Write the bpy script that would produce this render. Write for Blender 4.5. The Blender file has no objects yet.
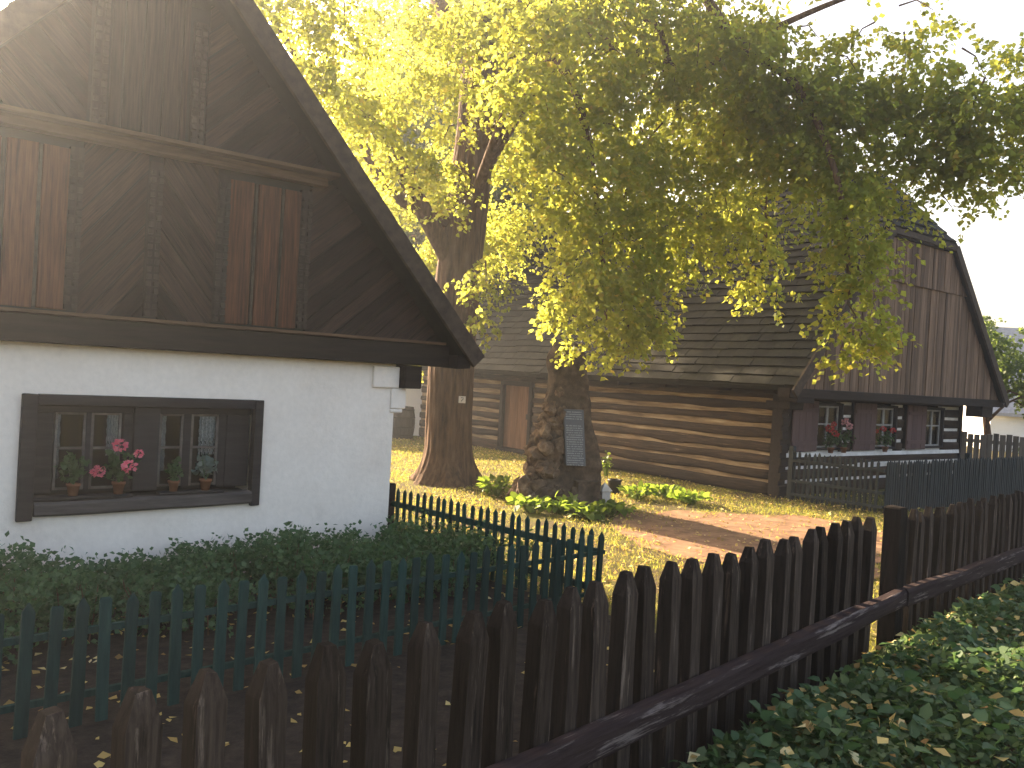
import bpy, bmesh, math, random
import numpy as np
from mathutils import Vector, Matrix, noise, Quaternion
random.seed(7); rng = np.random.default_rng(7)
sc = bpy.context.scene
COL = sc.collection
R = math.radians
EYE = 2.15

# ------------------------------------------------------------------ camera
cam_d = bpy.data.cameras.new('camera'); cam = bpy.data.objects.new('camera', cam_d); COL.objects.link(cam)
cam.matrix_world = Matrix.Translation((0, 0, EYE)) @ Matrix.Rotation(R(90-0.6), 4, 'X') @ Matrix.Rotation(R(3.2), 4, 'Z')
cam_d.sensor_width = 36; cam_d.lens = 860/1024*36; cam_d.clip_end = 3000; cam_d.clip_start = .05
sc.camera = cam
CM = np.array(cam.matrix_world.to_3x3())
def ray(x, y):
    return CM @ np.array([x-512, -(y-384), -860.])
def at(x, y, D):                       # a world point seen at a place of the photograph, D metres away
    d = ray(x, y); return np.array([0, 0, EYE]) + d*D/d[1]
def gp(x, y, z=0.):
    d = ray(x, y); return np.array([0, 0, EYE]) + d*(z-EYE)/d[2]

# ------------------------------------------------------------------ materials
def new_mat(name):
    m = bpy.data.materials.new(name); m.use_nodes = True
    nt = m.node_tree; nt.nodes.clear()
    out = nt.nodes.new('ShaderNodeOutputMaterial'); b = nt.nodes.new('ShaderNodeBsdfPrincipled')
    nt.links.new(b.outputs[0], out.inputs[0])
    return m, nt, b, out
def N(nt, t, **kw):
    n = nt.nodes.new(t)
    for k, v in kw.items():
        if k.startswith('i_'): n.inputs[k[2:].replace('_', ' ')].default_value = v
        else: setattr(n, k, v)
    return n
def ramp(nt, stops):
    n = nt.nodes.new('ShaderNodeValToRGB'); cr = n.color_ramp
    while len(cr.elements) < len(stops): cr.elements.new(.5)
    for e, (p, c) in zip(cr.elements, stops):
        e.position = p; e.color = (c[0], c[1], c[2], 1) if not isinstance(c, (int, float)) else (c, c, c, 1)
    return n
def coords(nt, scale, space='Object', rnd=True, rot=0.):
    tc = N(nt, 'ShaderNodeTexCoord'); mp = N(nt, 'ShaderNodeMapping')
    mp.inputs['Scale'].default_value = scale
    if rot:
        mr_ = N(nt, 'ShaderNodeMapping'); mr_.inputs['Rotation'].default_value = (0, rot, 0)
        nt.links.new(tc.outputs[space], mr_.inputs['Vector']); nt.links.new(mr_.outputs[0], mp.inputs['Vector'])
    else: nt.links.new(tc.outputs[space], mp.inputs['Vector'])
    if rnd:
        oi = N(nt, 'ShaderNodeObjectInfo'); g = N(nt, 'ShaderNodeNewGeometry')
        ad = N(nt, 'ShaderNodeMath', operation='ADD'); nt.links.new(oi.outputs['Random'], ad.inputs[0]); nt.links.new(g.outputs['Random Per Island'], ad.inputs[1])
        mu = N(nt, 'ShaderNodeMath', operation='MULTIPLY'); mu.inputs[1].default_value = 37.; nt.links.new(ad.outputs[0], mu.inputs[0])
        nt.links.new(mu.outputs[0], mp.inputs['Location'])
        return mp, ad
    return mp, None
def wood(name, c1, c2, scale=(9, 9, .8), rough=.85, bump=.35, var=.4, wear=None, wear_at=.62, spec=.2, rot=0.):
    m, nt, b, out = new_mat(name); L = nt.links.new
    mp, rnd = coords(nt, scale, rot=rot)
    n1 = N(nt, 'ShaderNodeTexNoise', i_Scale=2.2, i_Detail=8., i_Roughness=.65); L(mp.outputs[0], n1.inputs['Vector'])
    r1 = ramp(nt, [(.3, c1), (.72, c2)]); L(n1.outputs[0], r1.inputs[0])
    col = r1.outputs[0]
    if wear:
        mp2, _ = coords(nt, (scale[0]*.5, scale[1]*.5, scale[2]*.5))
        n2 = N(nt, 'ShaderNodeTexNoise', i_Scale=3.1, i_Detail=7., i_Roughness=.7); L(mp2.outputs[0], n2.inputs['Vector'])
        r2 = ramp(nt, [(wear_at, 0.), (wear_at+.09, 1.)]); L(n2.outputs[0], r2.inputs[0])
        mx = N(nt, 'ShaderNodeMix', data_type='RGBA'); L(r2.outputs[0], mx.inputs['Factor']); L(col, mx.inputs['A']); mx.inputs['B'].default_value = (*wear, 1)
        col = mx.outputs['Result']
    fr = N(nt, 'ShaderNodeMath', operation='FRACT'); mu0 = N(nt, 'ShaderNodeMath', operation='MULTIPLY'); mu0.inputs[1].default_value = 7.31
    L(rnd.outputs[0], mu0.inputs[0]); L(mu0.outputs[0], fr.inputs[0])
    mr = N(nt, 'ShaderNodeMapRange'); mr.inputs['To Min'].default_value = 1-var; mr.inputs['To Max'].default_value = 1+var; L(fr.outputs[0], mr.inputs['Value'])
    hs = N(nt, 'ShaderNodeHueSaturation'); L(col, hs.inputs['Color']); L(mr.outputs[0], hs.inputs['Value'])
    L(hs.outputs[0], b.inputs['Base Color'])
    b.inputs['Roughness'].default_value = rough; b.inputs['Specular IOR Level'].default_value = spec
    bp = N(nt, 'ShaderNodeBump', i_Strength=bump, i_Distance=.02); L(n1.outputs[0], bp.inputs['Height']); L(bp.outputs[0], b.inputs['Normal'])
    return m
def mottled(name, stops, scale=4., detail=8., rough=.9, bump=.4, dist=.02, sc3=(1, 1, 1), spec=.2, rnd=False, fine=0.):
    m, nt, b, out = new_mat(name); L = nt.links.new
    mp, _ = coords(nt, sc3, rnd=rnd)
    n1 = N(nt, 'ShaderNodeTexNoise', i_Scale=scale, i_Detail=detail, i_Roughness=.62); L(mp.outputs[0], n1.inputs['Vector'])
    r1 = ramp(nt, stops); L(n1.outputs[0], r1.inputs[0])
    col = r1.outputs[0]
    if fine:
        n2 = N(nt, 'ShaderNodeTexNoise', i_Scale=scale*14, i_Detail=4.); L(mp.outputs[0], n2.inputs['Vector'])
        mr = N(nt, 'ShaderNodeMapRange'); mr.inputs['To Min'].default_value = 1-fine; mr.inputs['To Max'].default_value = 1+fine; L(n2.outputs[0], mr.inputs['Value'])
        hs = N(nt, 'ShaderNodeHueSaturation'); L(col, hs.inputs['Color']); L(mr.outputs[0], hs.inputs['Value']); col = hs.outputs[0]
    L(col, b.inputs['Base Color'])
    b.inputs['Roughness'].default_value = rough; b.inputs['Specular IOR Level'].default_value = spec
    bp = N(nt, 'ShaderNodeBump', i_Strength=bump, i_Distance=dist); L(n1.outputs[0], bp.inputs['Height']); L(bp.outputs[0], b.inputs['Normal'])
    return m
def leaf_mat(name, stops, trans, tw=.5, rough=.55):
    m, nt, b, out = new_mat(name); L = nt.links.new
    g = N(nt, 'ShaderNodeNewGeometry'); r = ramp(nt, stops); L(g.outputs['Random Per Island'], r.inputs[0]); L(r.outputs[0], b.inputs['Base Color'])
    b.inputs['Roughness'].default_value = rough; b.inputs['Specular IOR Level'].default_value = .25
    t = N(nt, 'ShaderNodeBsdfTranslucent')
    mxc = N(nt, 'ShaderNodeMix', data_type='RGBA'); mxc.inputs['Factor'].default_value = .35
    mxc.inputs['A'].default_value = (*trans, 1); 
    sc_ = N(nt, 'ShaderNodeVectorMath', operation='SCALE'); sc_.inputs['Scale'].default_value = 3.2; L(r.outputs[0], sc_.inputs[0]); L(sc_.outputs[0], mxc.inputs['B'])
    L(mxc.outputs['Result'], t.inputs['Color'])
    mx = N(nt, 'ShaderNodeMixShader'); mx.inputs[0].default_value = tw; L(b.outputs[0], mx.inputs[1]); L(t.outputs[0], mx.inputs[2]); L(mx.outputs[0], out.inputs[0])
    return m
def plain(name, c, rough=.7, metal=0., spec=.3):
    m, nt, b, out = new_mat(name)
    b.inputs['Base Color'].default_value = (*c, 1); b.inputs['Roughness'].default_value = rough; b.inputs['Metallic'].default_value = metal; b.inputs['Specular IOR Level'].default_value = spec
    n = N(nt, 'ShaderNodeTexNoise', i_Scale=30., i_Detail=5.); bp = N(nt, 'ShaderNodeBump', i_Strength=.12, i_Distance=.01); nt.links.new(n.outputs[0], bp.inputs['Height']); nt.links.new(bp.outputs[0], b.inputs['Normal'])
    return m
def glass_mat():
    m, nt, b, out = new_mat('window glass'); L = nt.links.new
    t = N(nt, 'ShaderNodeBsdfTransparent'); t.inputs[0].default_value = (.75, .78, .78, 1); g = N(nt, 'ShaderNodeBsdfGlossy'); g.inputs['Roughness'].default_value = .03
    lw = N(nt, 'ShaderNodeFresnel'); lw.inputs[0].default_value = 1.33
    mx = N(nt, 'ShaderNodeMixShader'); L(lw.outputs[0], mx.inputs[0]); L(t.outputs[0], mx.inputs[1]); L(g.outputs[0], mx.inputs[2]); L(mx.outputs[0], out.inputs[0])
    return m

M = {}
M['gable'] = wood('dark stained boards', (.008, .006, .0055), (.050, .031, .022), (24, 24, 1.2), var=.35)
for a_ in (40, -40, 52, -52, 44, -44): M['gable%d' % a_] = wood('dark herringbone boards', (.007, .0055, .005), (.052, .029, .021), (1.3, 28, 28), var=.6, bump=.6, rot=R(a_))
M['hatch'] = wood('red brown hatch boards', (.030, .013, .008), (.150, .056, .030), (20, 20, 1.0), var=.3)
M['beam'] = wood('black brown beam', (.012, .009, .008), (.030, .022, .018), (.8, 9, 9), var=.2)
M['ledge'] = wood('weathered ledge board', (.06, .033, .02), (.14, .085, .052), (.8, 9, 9), var=.2)
M['barge'] = wood('weathered barge board', (.03, .022, .017), (.075, .055, .04), (5, 5, 5), var=.2)
M['stud'] = wood('dark carved strip', (.022, .017, .015), (.055, .04, .034), (8, 8, 1), var=.3)
M['plaster'] = mottled('lime plaster', [(.2, (.58, .51, .45)), (.40, (.76, .69, .615)), (.75, (.84, .775, .70))], 1.3, 12, .95, .9, .04, fine=.09)
M['winframe'] = wood('grey black window frame', (.014, .012, .0125), (.036, .031, .031), (1, 9, 9), var=.15)
M['sill'] = wood('weathered sill log', (.035, .030, .029), (.095, .082, .076), (1, 9, 9), var=.15)
M['sash'] = wood('weathered sash', (.06, .052, .046), (.16, .14, .125), (6, 6, 6), var=.3)
M['sash_white'] = wood('white painted sash', (.22, .21, .20), (.40, .39, .37), (6, 6, 6), var=.1)
M['lace'] = mottled('lace curtain', [(.4, (.45, .45, .46)), (.6, (.75, .75, .76))], 60, 2, .9, .1)
M['glass'] = glass_mat()
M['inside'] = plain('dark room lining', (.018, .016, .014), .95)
M['shingle'] = wood('mossy grey shingles', (.008, .009, .006), (.027, .026, .018), (3, 3, 3), var=.3, wear=(.07, .05, .032), wear_at=.66)
M['log'] = wood('dark hewn log', (.018, .011, .008), (.055, .034, .022), (1, 12, 12), var=.3, bump=.8)
M['log_y'] = wood('dark hewn log long wall', (.012, .008, .006), (.070, .044, .029), (13, .8, 13), var=.4, bump=1., wear=(.19, .135, .09), wear_at=.62)
M['chink_y'] = mottled('stained clay strips', [(.3, (.10, .065, .038)), (.5, (.26, .18, .108)), (.72, (.47, .37, .25))], 2.2, 8, .95, .5, .03, (2, .5, 6))
M['chink_x'] = mottled('whitewashed strips', [(.3, (.55, .52, .49)), (.6, (.74, .71, .68))], 3, 8, .95, .4, .02)
M['boards'] = wood('grey brown gable boards', (.075, .046, .031), (.24, .155, .106), (15, 15, .6), var=.42, wear=(.27, .19, .145), wear_at=.62)
M['shutter'] = wood('purple brown shutter', (.085, .050, .048), (.13, .078, .072), (9, 9, .8), var=.15)
M['door'] = wood('red brown plank door', (.085, .042, .022), (.19, .10, .055), (10, 10, .7), var=.3)
M['brownfence'] = wood('picket sides darkened as shade', (.008, .007, .0065), (.026, .021, .018), (16, 16, 1.3), var=.4, wear=(.075, .056, .044), wear_at=.6, bump=.9, rough=.95, spec=.05)  # sides and post: shade put into the dark base tone, worn patches on top
M['brownface'] = wood('picket faces lightened as sky light', (.018, .013, .011), (.085, .064, .051), (24, 24, 1.5), var=.4, wear=(.16, .125, .10), wear_at=.57, bump=.9, rough=.95, spec=.05)  # outer faces coloured paler as if sky-lit, worn patches on top
M['brownrail'] = wood('brown fence rail', (.026, .017, .017), (.060, .043, .041), (1.0, 12, 12), var=.2, wear=(.20, .165, .155), wear_at=.56, rough=.95, spec=.06, bump=.7)
M['greenfence'] = wood('teal green fence paint', (.006, .028, .024), (.018, .058, .047), (14, 14, 1.6), var=.35, bump=.4, rough=.8, spec=.2, wear=(.10, .10, .085), wear_at=.67)
M['darkgreen'] = wood('dark blue green fence paint', (.006, .013, .016), (.014, .024, .028), (9, 9, 1), var=.3, rough=.65, spec=.35)
M['bark'] = mottled('linden bark', [(.3, (.045, .026, .016)), (.55, (.13, .075, .045)), (.75, (.21, .135, .085))], 3.2, 12, .95, 1., .06, (4, 4, .55))
M['rock'] = mottled('brown sandstone', [(.3, (.025, .018, .012)), (.5, (.080, .056, .038)), (.72, (.16, .115, .08))], 4.5, 14, .95, 1., .07, fine=.3)
M['clinker'] = mottled('rough clinker stones', [(.3, (.04, .025, .017)), (.5, (.13, .085, .055)), (.72, (.32, .23, .155))], 6, 14, .95, 1., .07, fine=.3)
M['plaque'] = plain('worn metal plaque', (.085, .09, .095), .45, .55)
M['letter'] = plain('raised plaque letters', (.24, .25, .255), .5, .3)
M['paleplaster'] = mottled('white cottage wall', [(.3, (.76, .75, .73)), (.7, (.86, .85, .83))], 1.2, 8, .95, .2)
M['greyroof'] = wood('grey roof tiles', (.20, .20, .21), (.32, .32, .33), (4, 4, 4), var=.25)
M['barrel'] = wood('dark barrel staves', (.022, .021, .022), (.06, .056, .054), (9, 9, 1), var=.4)
M['iron'] = plain('dark iron', (.03, .03, .03), .5, .8)
M['terracotta'] = mottled('terracotta', [(.3, (.16, .06, .03)), (.7, (.26, .11, .06))], 8, 6, .85, .2)
M['stone_pale'] = mottled('pale stone', [(.3, (.38, .36, .32)), (.7, (.58, .56, .51))], 9, 8, .9, .4)
M['plate'] = plain('pale enamel plate', (.70, .62, .54), .5)
M['ink'] = plain('dark ink', (.06, .05, .05), .7)
M['plank'] = wood('grey plank fence', (.10, .085, .07), (.24, .20, .17), (8, 8, .8), var=.35)

M['leaf_sun'] = leaf_mat('linden leaves', [(0, (.042, .080, .022)), (.4, (.068, .108, .024)), (.75, (.11, .138, .028)), (.94, (.19, .17, .035)), (1, (.26, .15, .04))], (.66, .66, .10), .68)
M['leaf_bg'] = leaf_mat('tree leaves', [(0, (.035, .065, .016)), (.6, (.06, .10, .022)), (1, (.10, .13, .03))], (.22, .30, .05), .45)
M['leaf_hedge'] = leaf_mat('shrub leaves', [(0, (.032, .072, .030)), (.6, (.055, .11, .045)), (1, (.09, .15, .065))], (.10, .20, .05), .3, .5)
M['leaf_cover'] = leaf_mat('ground cover leaves', [(0, (.035, .065, .026)), (.6, (.065, .105, .042)), (1, (.12, .16, .07))], (.12, .22, .05), .3, .45)
M['leaf_broad'] = leaf_mat('broad leaves', [(0, (.04, .085, .014)), (.5, (.07, .125, .02)), (1, (.13, .17, .03))], (.34, .46, .05), .5, .45)
M['leaf_pot'] = leaf_mat('geranium leaves', [(0, (.025, .06, .022)), (1, (.06, .12, .045))], (.10, .2, .05), .3)
M['leaf_grey'] = leaf_mat('grey green leaves', [(0, (.09, .12, .10)), (1, (.17, .22, .19))], (.2, .26, .2), .3)
M['leaf_dry'] = leaf_mat('dry fallen leaves', [(0, (.16, .085, .03)), (.4, (.36, .24, .08)), (.75, (.55, .42, .15)), (1, (.62, .54, .30))], (.5, .38, .1), .25, .7)
M['grass'] = leaf_mat('grass blades', [(0, (.05, .085, .012)), (.55, (.12, .14, .024)), (1, (.32, .25, .06))], (.52, .48, .07), .5, .6)
M['petal_pink'] = leaf_mat('pink petals', [(0, (.78, .13, .21)), (1, (.92, .36, .42))], (.8, .25, .3), .3)
M['petal_red'] = leaf_mat('red petals', [(0, (.38, .022, .025)), (1, (.58, .06, .06))], (.8, .1, .1), .3)
M['petal_pale'] = leaf_mat('pale pink petals', [(0, (.62, .30, .30)), (1, (.75, .45, .43))], (.8, .45, .45), .3)

# ------------------------------------------------------------------ mesh helpers
class MB:
    def __init__(s): s.v = []; s.f = []
    def add(s, vs, fs):
        o = len(s.v); s.v += [tuple(v) for v in vs]; s.f += [tuple(o+i for i in f) for f in fs]; return s
    def box(s, x0, x1, y0, y1, z0, z1, j=0.):
        r = lambda: random.uniform(-j, j) if j else 0
        vs = [(x+r(), y+r(), z+r()) for z in (z0, z1) for y in (y0, y1) for x in (x0, x1)]
        return s.add(vs, [(0, 2, 3, 1), (4, 5, 7, 6), (0, 1, 5, 4), (2, 6, 7, 3), (0, 4, 6, 2), (1, 3, 7, 5)])
    def bar(s, p0, p1, w, h, up=(0, 0, 1)):
        p0 = Vector(p0); p1 = Vector(p1); d = (p1-p0).normalized(); up = Vector(up)
        a = d.cross(up)
        if a.length < 1e-4: a = d.cross(Vector((1, 0, 0)))
        a.normalize(); b = a.cross(d)
        vs = [p+a*i*w/2+b*k*h/2 for p in (p0, p1) for k in (-1, 1) for i in (-1, 1)]
        return s.add(vs, [(0, 2, 3, 1), (4, 5, 7, 6), (0, 1, 5, 4), (2, 6, 7, 3), (0, 4, 6, 2), (1, 3, 7, 5)])
    def prism(s, poly, fn, d0, d1):         # poly of (u, v); fn(u, v, d) gives the point
        n = len(poly)
        if n < 3: return s
        vs = [fn(u, v, d0) for u, v in poly]+[fn(u, v, d1 if not callable(d1) else d1(u, v)) for u, v in poly]
        fs = [tuple(range(n-1, -1, -1)), tuple(range(n, 2*n))]+[(i, (i+1) % n, n+(i+1) % n, n+i) for i in range(n)]
        return s.add(vs, fs)
    def tube(s, pts, rad, n=10, cap=True):
        rings = []; pts = [Vector(p) for p in pts]; pr = None
        for i, p in enumerate(pts):
            d = (pts[min(i+1, len(pts)-1)]-pts[max(i-1, 0)]).normalized()
            if pr is None:
                a = d.cross(Vector((0, 0, 1)));
                if a.length < 1e-3: a = Vector((1, 0, 0))
            else: a = pr-d*pr.dot(d)
            a.normalize(); pr = a; b = d.cross(a); r = rad[i] if hasattr(rad, '__len__') else rad
            rings.append([p+(a*math.cos(2*math.pi*k/n)+b*math.sin(2*math.pi*k/n))*r for k in range(n)])
        vs = [v for r_ in rings for v in r_]
        fs = [(i*n+k, i*n+(k+1) % n, (i+1)*n+(k+1) % n, (i+1)*n+k) for i in range(len(rings)-1) for k in range(n)]
        if cap: fs += [tuple(range(n-1, -1, -1)), tuple((len(rings)-1)*n+k for k in range(n))]
        return s.add(vs, fs)
    def lathe(s, prof, n=20, c=(0, 0, 0)):
        vs = [(c[0]+r*math.cos(2*math.pi*k/n), c[1]+r*math.sin(2*math.pi*k/n), c[2]+z) for r, z in prof for k in range(n)]
        fs = [(i*n+k, i*n+(k+1) % n, (i+1)*n+(k+1) % n, (i+1)*n+k) for i in range(len(prof)-1) for k in range(n)]
        fs += [tuple(range(n-1, -1, -1)), tuple((len(prof)-1)*n+k for k in range(n))]
        return s.add(vs, fs)
    def rock(s, c, r, amp=.3, seed=0, sub=2, freq=1.6):
        bm = bmesh.new(); bmesh.ops.create_icosphere(bm, subdivisions=sub, radius=1)
        vs = []
        for v in bm.verts:
            p = v.co.normalized(); d = 1+amp*noise.noise(p*freq+Vector((seed*7.3, seed*1.7, 3)))+amp*.5*noise.noise(p*freq*2.7+Vector((seed*3.1, 9, seed)))
            vs.append((c[0]+p.x*d*r[0], c[1]+p.y*d*r[1], c[2]+p.z*d*r[2]))
        fs = [tuple(v.index for v in f.verts) for f in bm.faces]; bm.free()
        return s.add(vs, fs)
    def build(s, name, mat, parent=None, bevel=0., smooth=False):
        me = bpy.data.meshes.new(name); me.from_pydata(s.v, [], s.f); me.update()
        bm = bmesh.new(); bm.from_mesh(me); bmesh.ops.recalc_face_normals(bm, faces=bm.faces); bm.to_mesh(me); bm.free()
        return link(name, me, mat, parent, bevel, smooth)
def link(name, me, mat, parent=None, bevel=0., smooth=False):
    o = bpy.data.objects.new(name, me); COL.objects.link(o)
    if isinstance(mat, str): mat = M[mat]
    if not me.materials: me.materials.append(mat)
    if smooth: me.polygons.foreach_set('use_smooth', [True]*len(me.polygons))
    if bevel:
        b = o.modifiers.new('bevel', 'BEVEL'); b.width = bevel; b.segments = 2; b.limit_method = 'ANGLE'
    if parent: o.parent = parent
    return o
def tag(o, label=None, cat=None, group=None, kind=None):
    if label: o['label'] = label
    if cat: o['category'] = cat
    if group: o['group'] = group
    if kind: o['kind'] = kind
    return o
def thing(name, loc, label, cat, rz=0., group=None):
    o = bpy.data.objects.new(name, None); COL.objects.link(o); o.location = loc; o.rotation_euler = (0, 0, rz); o.empty_display_size = .3
    return tag(o, label, cat, group)
def clip(poly, region):                    # Sutherland-Hodgman, region convex and counter-clockwise
    out = list(poly)
    for i in range(len(region)):
        a, b = region[i], region[(i+1) % len(region)]; inp = out; out = []
        if not inp: break
        side = lambda p: (b[0]-a[0])*(p[1]-a[1])-(b[1]-a[1])*(p[0]-a[0])
        for j in range(len(inp)):
            p, q = inp[j], inp[(j+1) % len(inp)]; sp, sq = side(p), side(q)
            if sp >= 0: out.append(p)
            if (sp >= 0) != (sq >= 0):
                t = sp/(sp-sq); out.append((p[0]+(q[0]-p[0])*t, p[1]+(q[1]-p[1])*t))
    res = []
    for p in out:
        if not res or abs(p[0]-res[-1][0])+abs(p[1]-res[-1][1]) > 1e-4: res.append(p)
    return res if len(res) >= 3 else []
def planks(mb, region, ang, width, gap, fn, d0, d1, jd=.006, jw=.0):
    cx = sum(p[0] for p in region)/len(region); cz = sum(p[1] for p in region)/len(region); ca, sa = math.cos(ang), math.sin(ang)
    s = -12.
    while s < 12:
        w = width*(1+random.uniform(-jw, jw))
        q = [(-14, s), (14, s), (14, s+w-gap), (-14, s+w-gap)]; s += w
        q = [(cx+a*ca-b*sa, cz+a*sa+b*ca) for a, b in q]
        q = clip(q, region)
        if q: mb.prism(q, fn, d0, d1+random.uniform(-jd, jd))
def shingles(mb, O, U, V, Nn, region, course=.25, wmin=.14, wmax=.32, thick=.035, wav=.02):
    O, U, V, Nn = map(Vector, (O, U, V, Nn)); fn = lambda u, v, d: O+U*u+V*v+Nn*d
    us = [p[0] for p in region]; vs = [p[1] for p in region]; v = min(vs); row = 0
    while v < max(vs):
        u = min(us)-random.random()*.2; row += 1
        while u < max(us):
            w = random.uniform(wmin, wmax); sag = wav*math.sin(u*.9+row*.37)+wav*.8*noise.noise(Vector((u*.5, row*3.1, 0)))
            v0 = v+sag+random.uniform(-.016, .012); v1 = v+course*1.25
            q = clip([(u, v0), (u+w-.006, v0), (u+w-.006, v1), (u, v1)], region)
            if q:
                h = thick+random.uniform(-.008, .016)
                mb.prism(q, fn, -.01, lambda a, b, v0=v0, v1=v1, h=h: h*(1-(b-v0)/(v1-v0))+.004)
            u += w
        v += course
def log(mb, p0, p1, w, h, axis, seed, amp=.012, seg=.35):   # a hewn log: rounded square section, wavering along its length
    p0 = Vector(p0); p1 = Vector(p1); L = (p1-p0).length; n = max(2, int(L/seg)); d = (p1-p0)/L; side = Vector(axis)
    sec = [(-.5, -.32), (-.36, -.5), (.36, -.5), (.5, -.32), (.5, .32), (.36, .5), (-.36, .5), (-.5, .32)]
    vs = []
    for i in range(n+1):
        p = p0+d*L*i/n
        for k, (a, b) in enumerate(sec):
            o1 = amp*noise.noise(Vector((i*.45, k*.9, seed*5.7))); o2 = amp*1.4*noise.noise(Vector((i*.3, (k//4)*4.0, seed*3.3+40)))
            vs.append(p+side*(a*w+o1)+Vector((0, 0, b*h+o2)))
    fs = [(i*8+k, i*8+(k+1) % 8, (i+1)*8+(k+1) % 8, (i+1)*8+k) for i in range(n) for k in range(8)]
    fs += [tuple(range(7, -1, -1)), tuple(n*8+k for k in range(8))]
    mb.add(vs, fs)

# ---- leaves
def unit(a): return a/np.maximum(np.linalg.norm(a, axis=1, keepdims=True), 1e-9)
def leaves(name, P, ax, size, mat, parent=None, width=.42, nrm=None, shape=4):
    n = len(P); ax = unit(ax)
    nr = nrm if nrm is not None else rng.normal(size=(n, 3))+np.array([0, 0, .6])
    nr = unit(nr-ax*np.sum(nr*ax, 1, keepdims=True)); sd = np.cross(ax, nr); s = np.asarray(size).reshape(-1, 1)*np.ones((n, 1))
    fold = nr*s*.10
    if shape == 4:
        vs = np.stack([P, P+ax*s*.42+sd*s*width+fold, P+ax*s, P+ax*s*.42-sd*s*width+fold], 1); k = 4
    else:
        vs = np.stack([P, P+ax*s*.22+sd*s*width*.95+fold, P+ax*s*.62+sd*s*width*.75+fold, P+ax*s-nr*s*.12, P+ax*s*.62-sd*s*width*.75+fold, P+ax*s*.22-sd*s*width*.95+fold], 1); k = 6
    me = bpy.data.meshes.new(name); me.vertices.add(n*k); me.vertices.foreach_set('co', vs.reshape(-1).astype(np.float32))
    me.loops.add(n*k); me.loops.foreach_set('vertex_index', np.arange(n*k, dtype=np.int32))
    me.polygons.add(n); me.polygons.foreach_set('loop_start', np.arange(0, n*k, k, dtype=np.int32)); me.polygons.foreach_set('loop_total', np.full(n, k, dtype=np.int32))
    me.update(); me.validate()
    return link(name, me, mat, parent)
def sprays(C, out, L, droop, nl, size):
    """drooping leafy twigs: C starts (n,3), out directions (n,3)"""
    n = len(C); out = unit(out); s = (np.arange(nl)+.6)/nl
    Ls = np.asarray(L).reshape(-1, 1, 1)*np.ones((n, 1, 1)); S = s.reshape(1, -1, 1)
    base = C[:, None, :]+out[:, None, :]*Ls*S+np.array([0, 0, -1.])*droop*Ls*S**2
    sd = unit(np.cross(out, np.array([0, 0, 1.]))+1e-3)
    sgn = np.where(np.arange(nl) % 2, 1., -1.).reshape(1, -1, 1)
    ax = out[:, None, :]*.5+sd[:, None, :]*sgn*.75+np.array([0, 0, -.55])+rng.normal(size=(n, nl, 3))*.35
    base = base+rng.normal(size=base.shape)*.035
    sz = size*rng.uniform(.65, 1.25, size=(n, nl))
    nr = np.array([0, 0, .22])+rng.normal(size=(n, nl, 3))*np.array([.8, .8, .6])
    return base.reshape(-1, 3), ax.reshape(-1, 3), sz.reshape(-1), nr.reshape(-1, 3)
def ball(n, power=.45):
    d = unit(rng.normal(size=(n, 3))); return d*rng.random((n, 1))**power

# ------------------------------------------------------------------ world, sun
AZ, EL = -42., 22.5
w = bpy.data.worlds.new('World'); sc.world = w; w.use_nodes = True
sky = w.node_tree.nodes.new('ShaderNodeTexSky'); sky.sky_type = 'NISHITA'; sky.sun_disc = False
sky.sun_elevation = R(EL); sky.sun_rotation = R(AZ); sky.air_density = 1.; sky.dust_density = 6.0; sky.ozone_density = .3; sky.altitude = 250
w.node_tree.links.new(sky.outputs[0], w.node_tree.nodes['Background'].inputs[0]); w.node_tree.nodes['Background'].inputs[1].default_value = .105
to_sun = Vector((math.sin(R(AZ))*math.cos(R(EL)), math.cos(R(AZ))*math.cos(R(EL)), math.sin(R(EL))))
sd_ = bpy.data.lights.new('sun', 'SUN'); sd_.energy = 5.; sd_.angle = R(.53); sd_.color = (1, .86, .66)
so = bpy.data.objects.new('sun', sd_); COL.objects.link(so); so.rotation_euler = to_sun.to_track_quat('Z', 'Y').to_euler(); so.location = (-12, 14, 30)
sc.view_settings.view_transform = 'Standard'; sc.view_settings.look = 'None'; sc.view_settings.gamma = 1; sc.view_settings.use_white_balance = True; sc.view_settings.white_balance_temperature = 7500; sc.view_settings.white_balance_tint = 16; sc.view_settings.exposure = 2.42
sc.cycles.max_bounces = 7; sc.cycles.diffuse_bounces = 3; sc.cycles.transmission_bounces = 4; sc.cycles.transparent_max_bounces = 8; sc.cycles.glossy_bounces = 2
sc.cycles.caustics_reflective = False; sc.cycles.caustics_refractive = False; sc.cycles.use_denoising = True; sc.cycles.sample_clamp_indirect = 6

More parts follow.
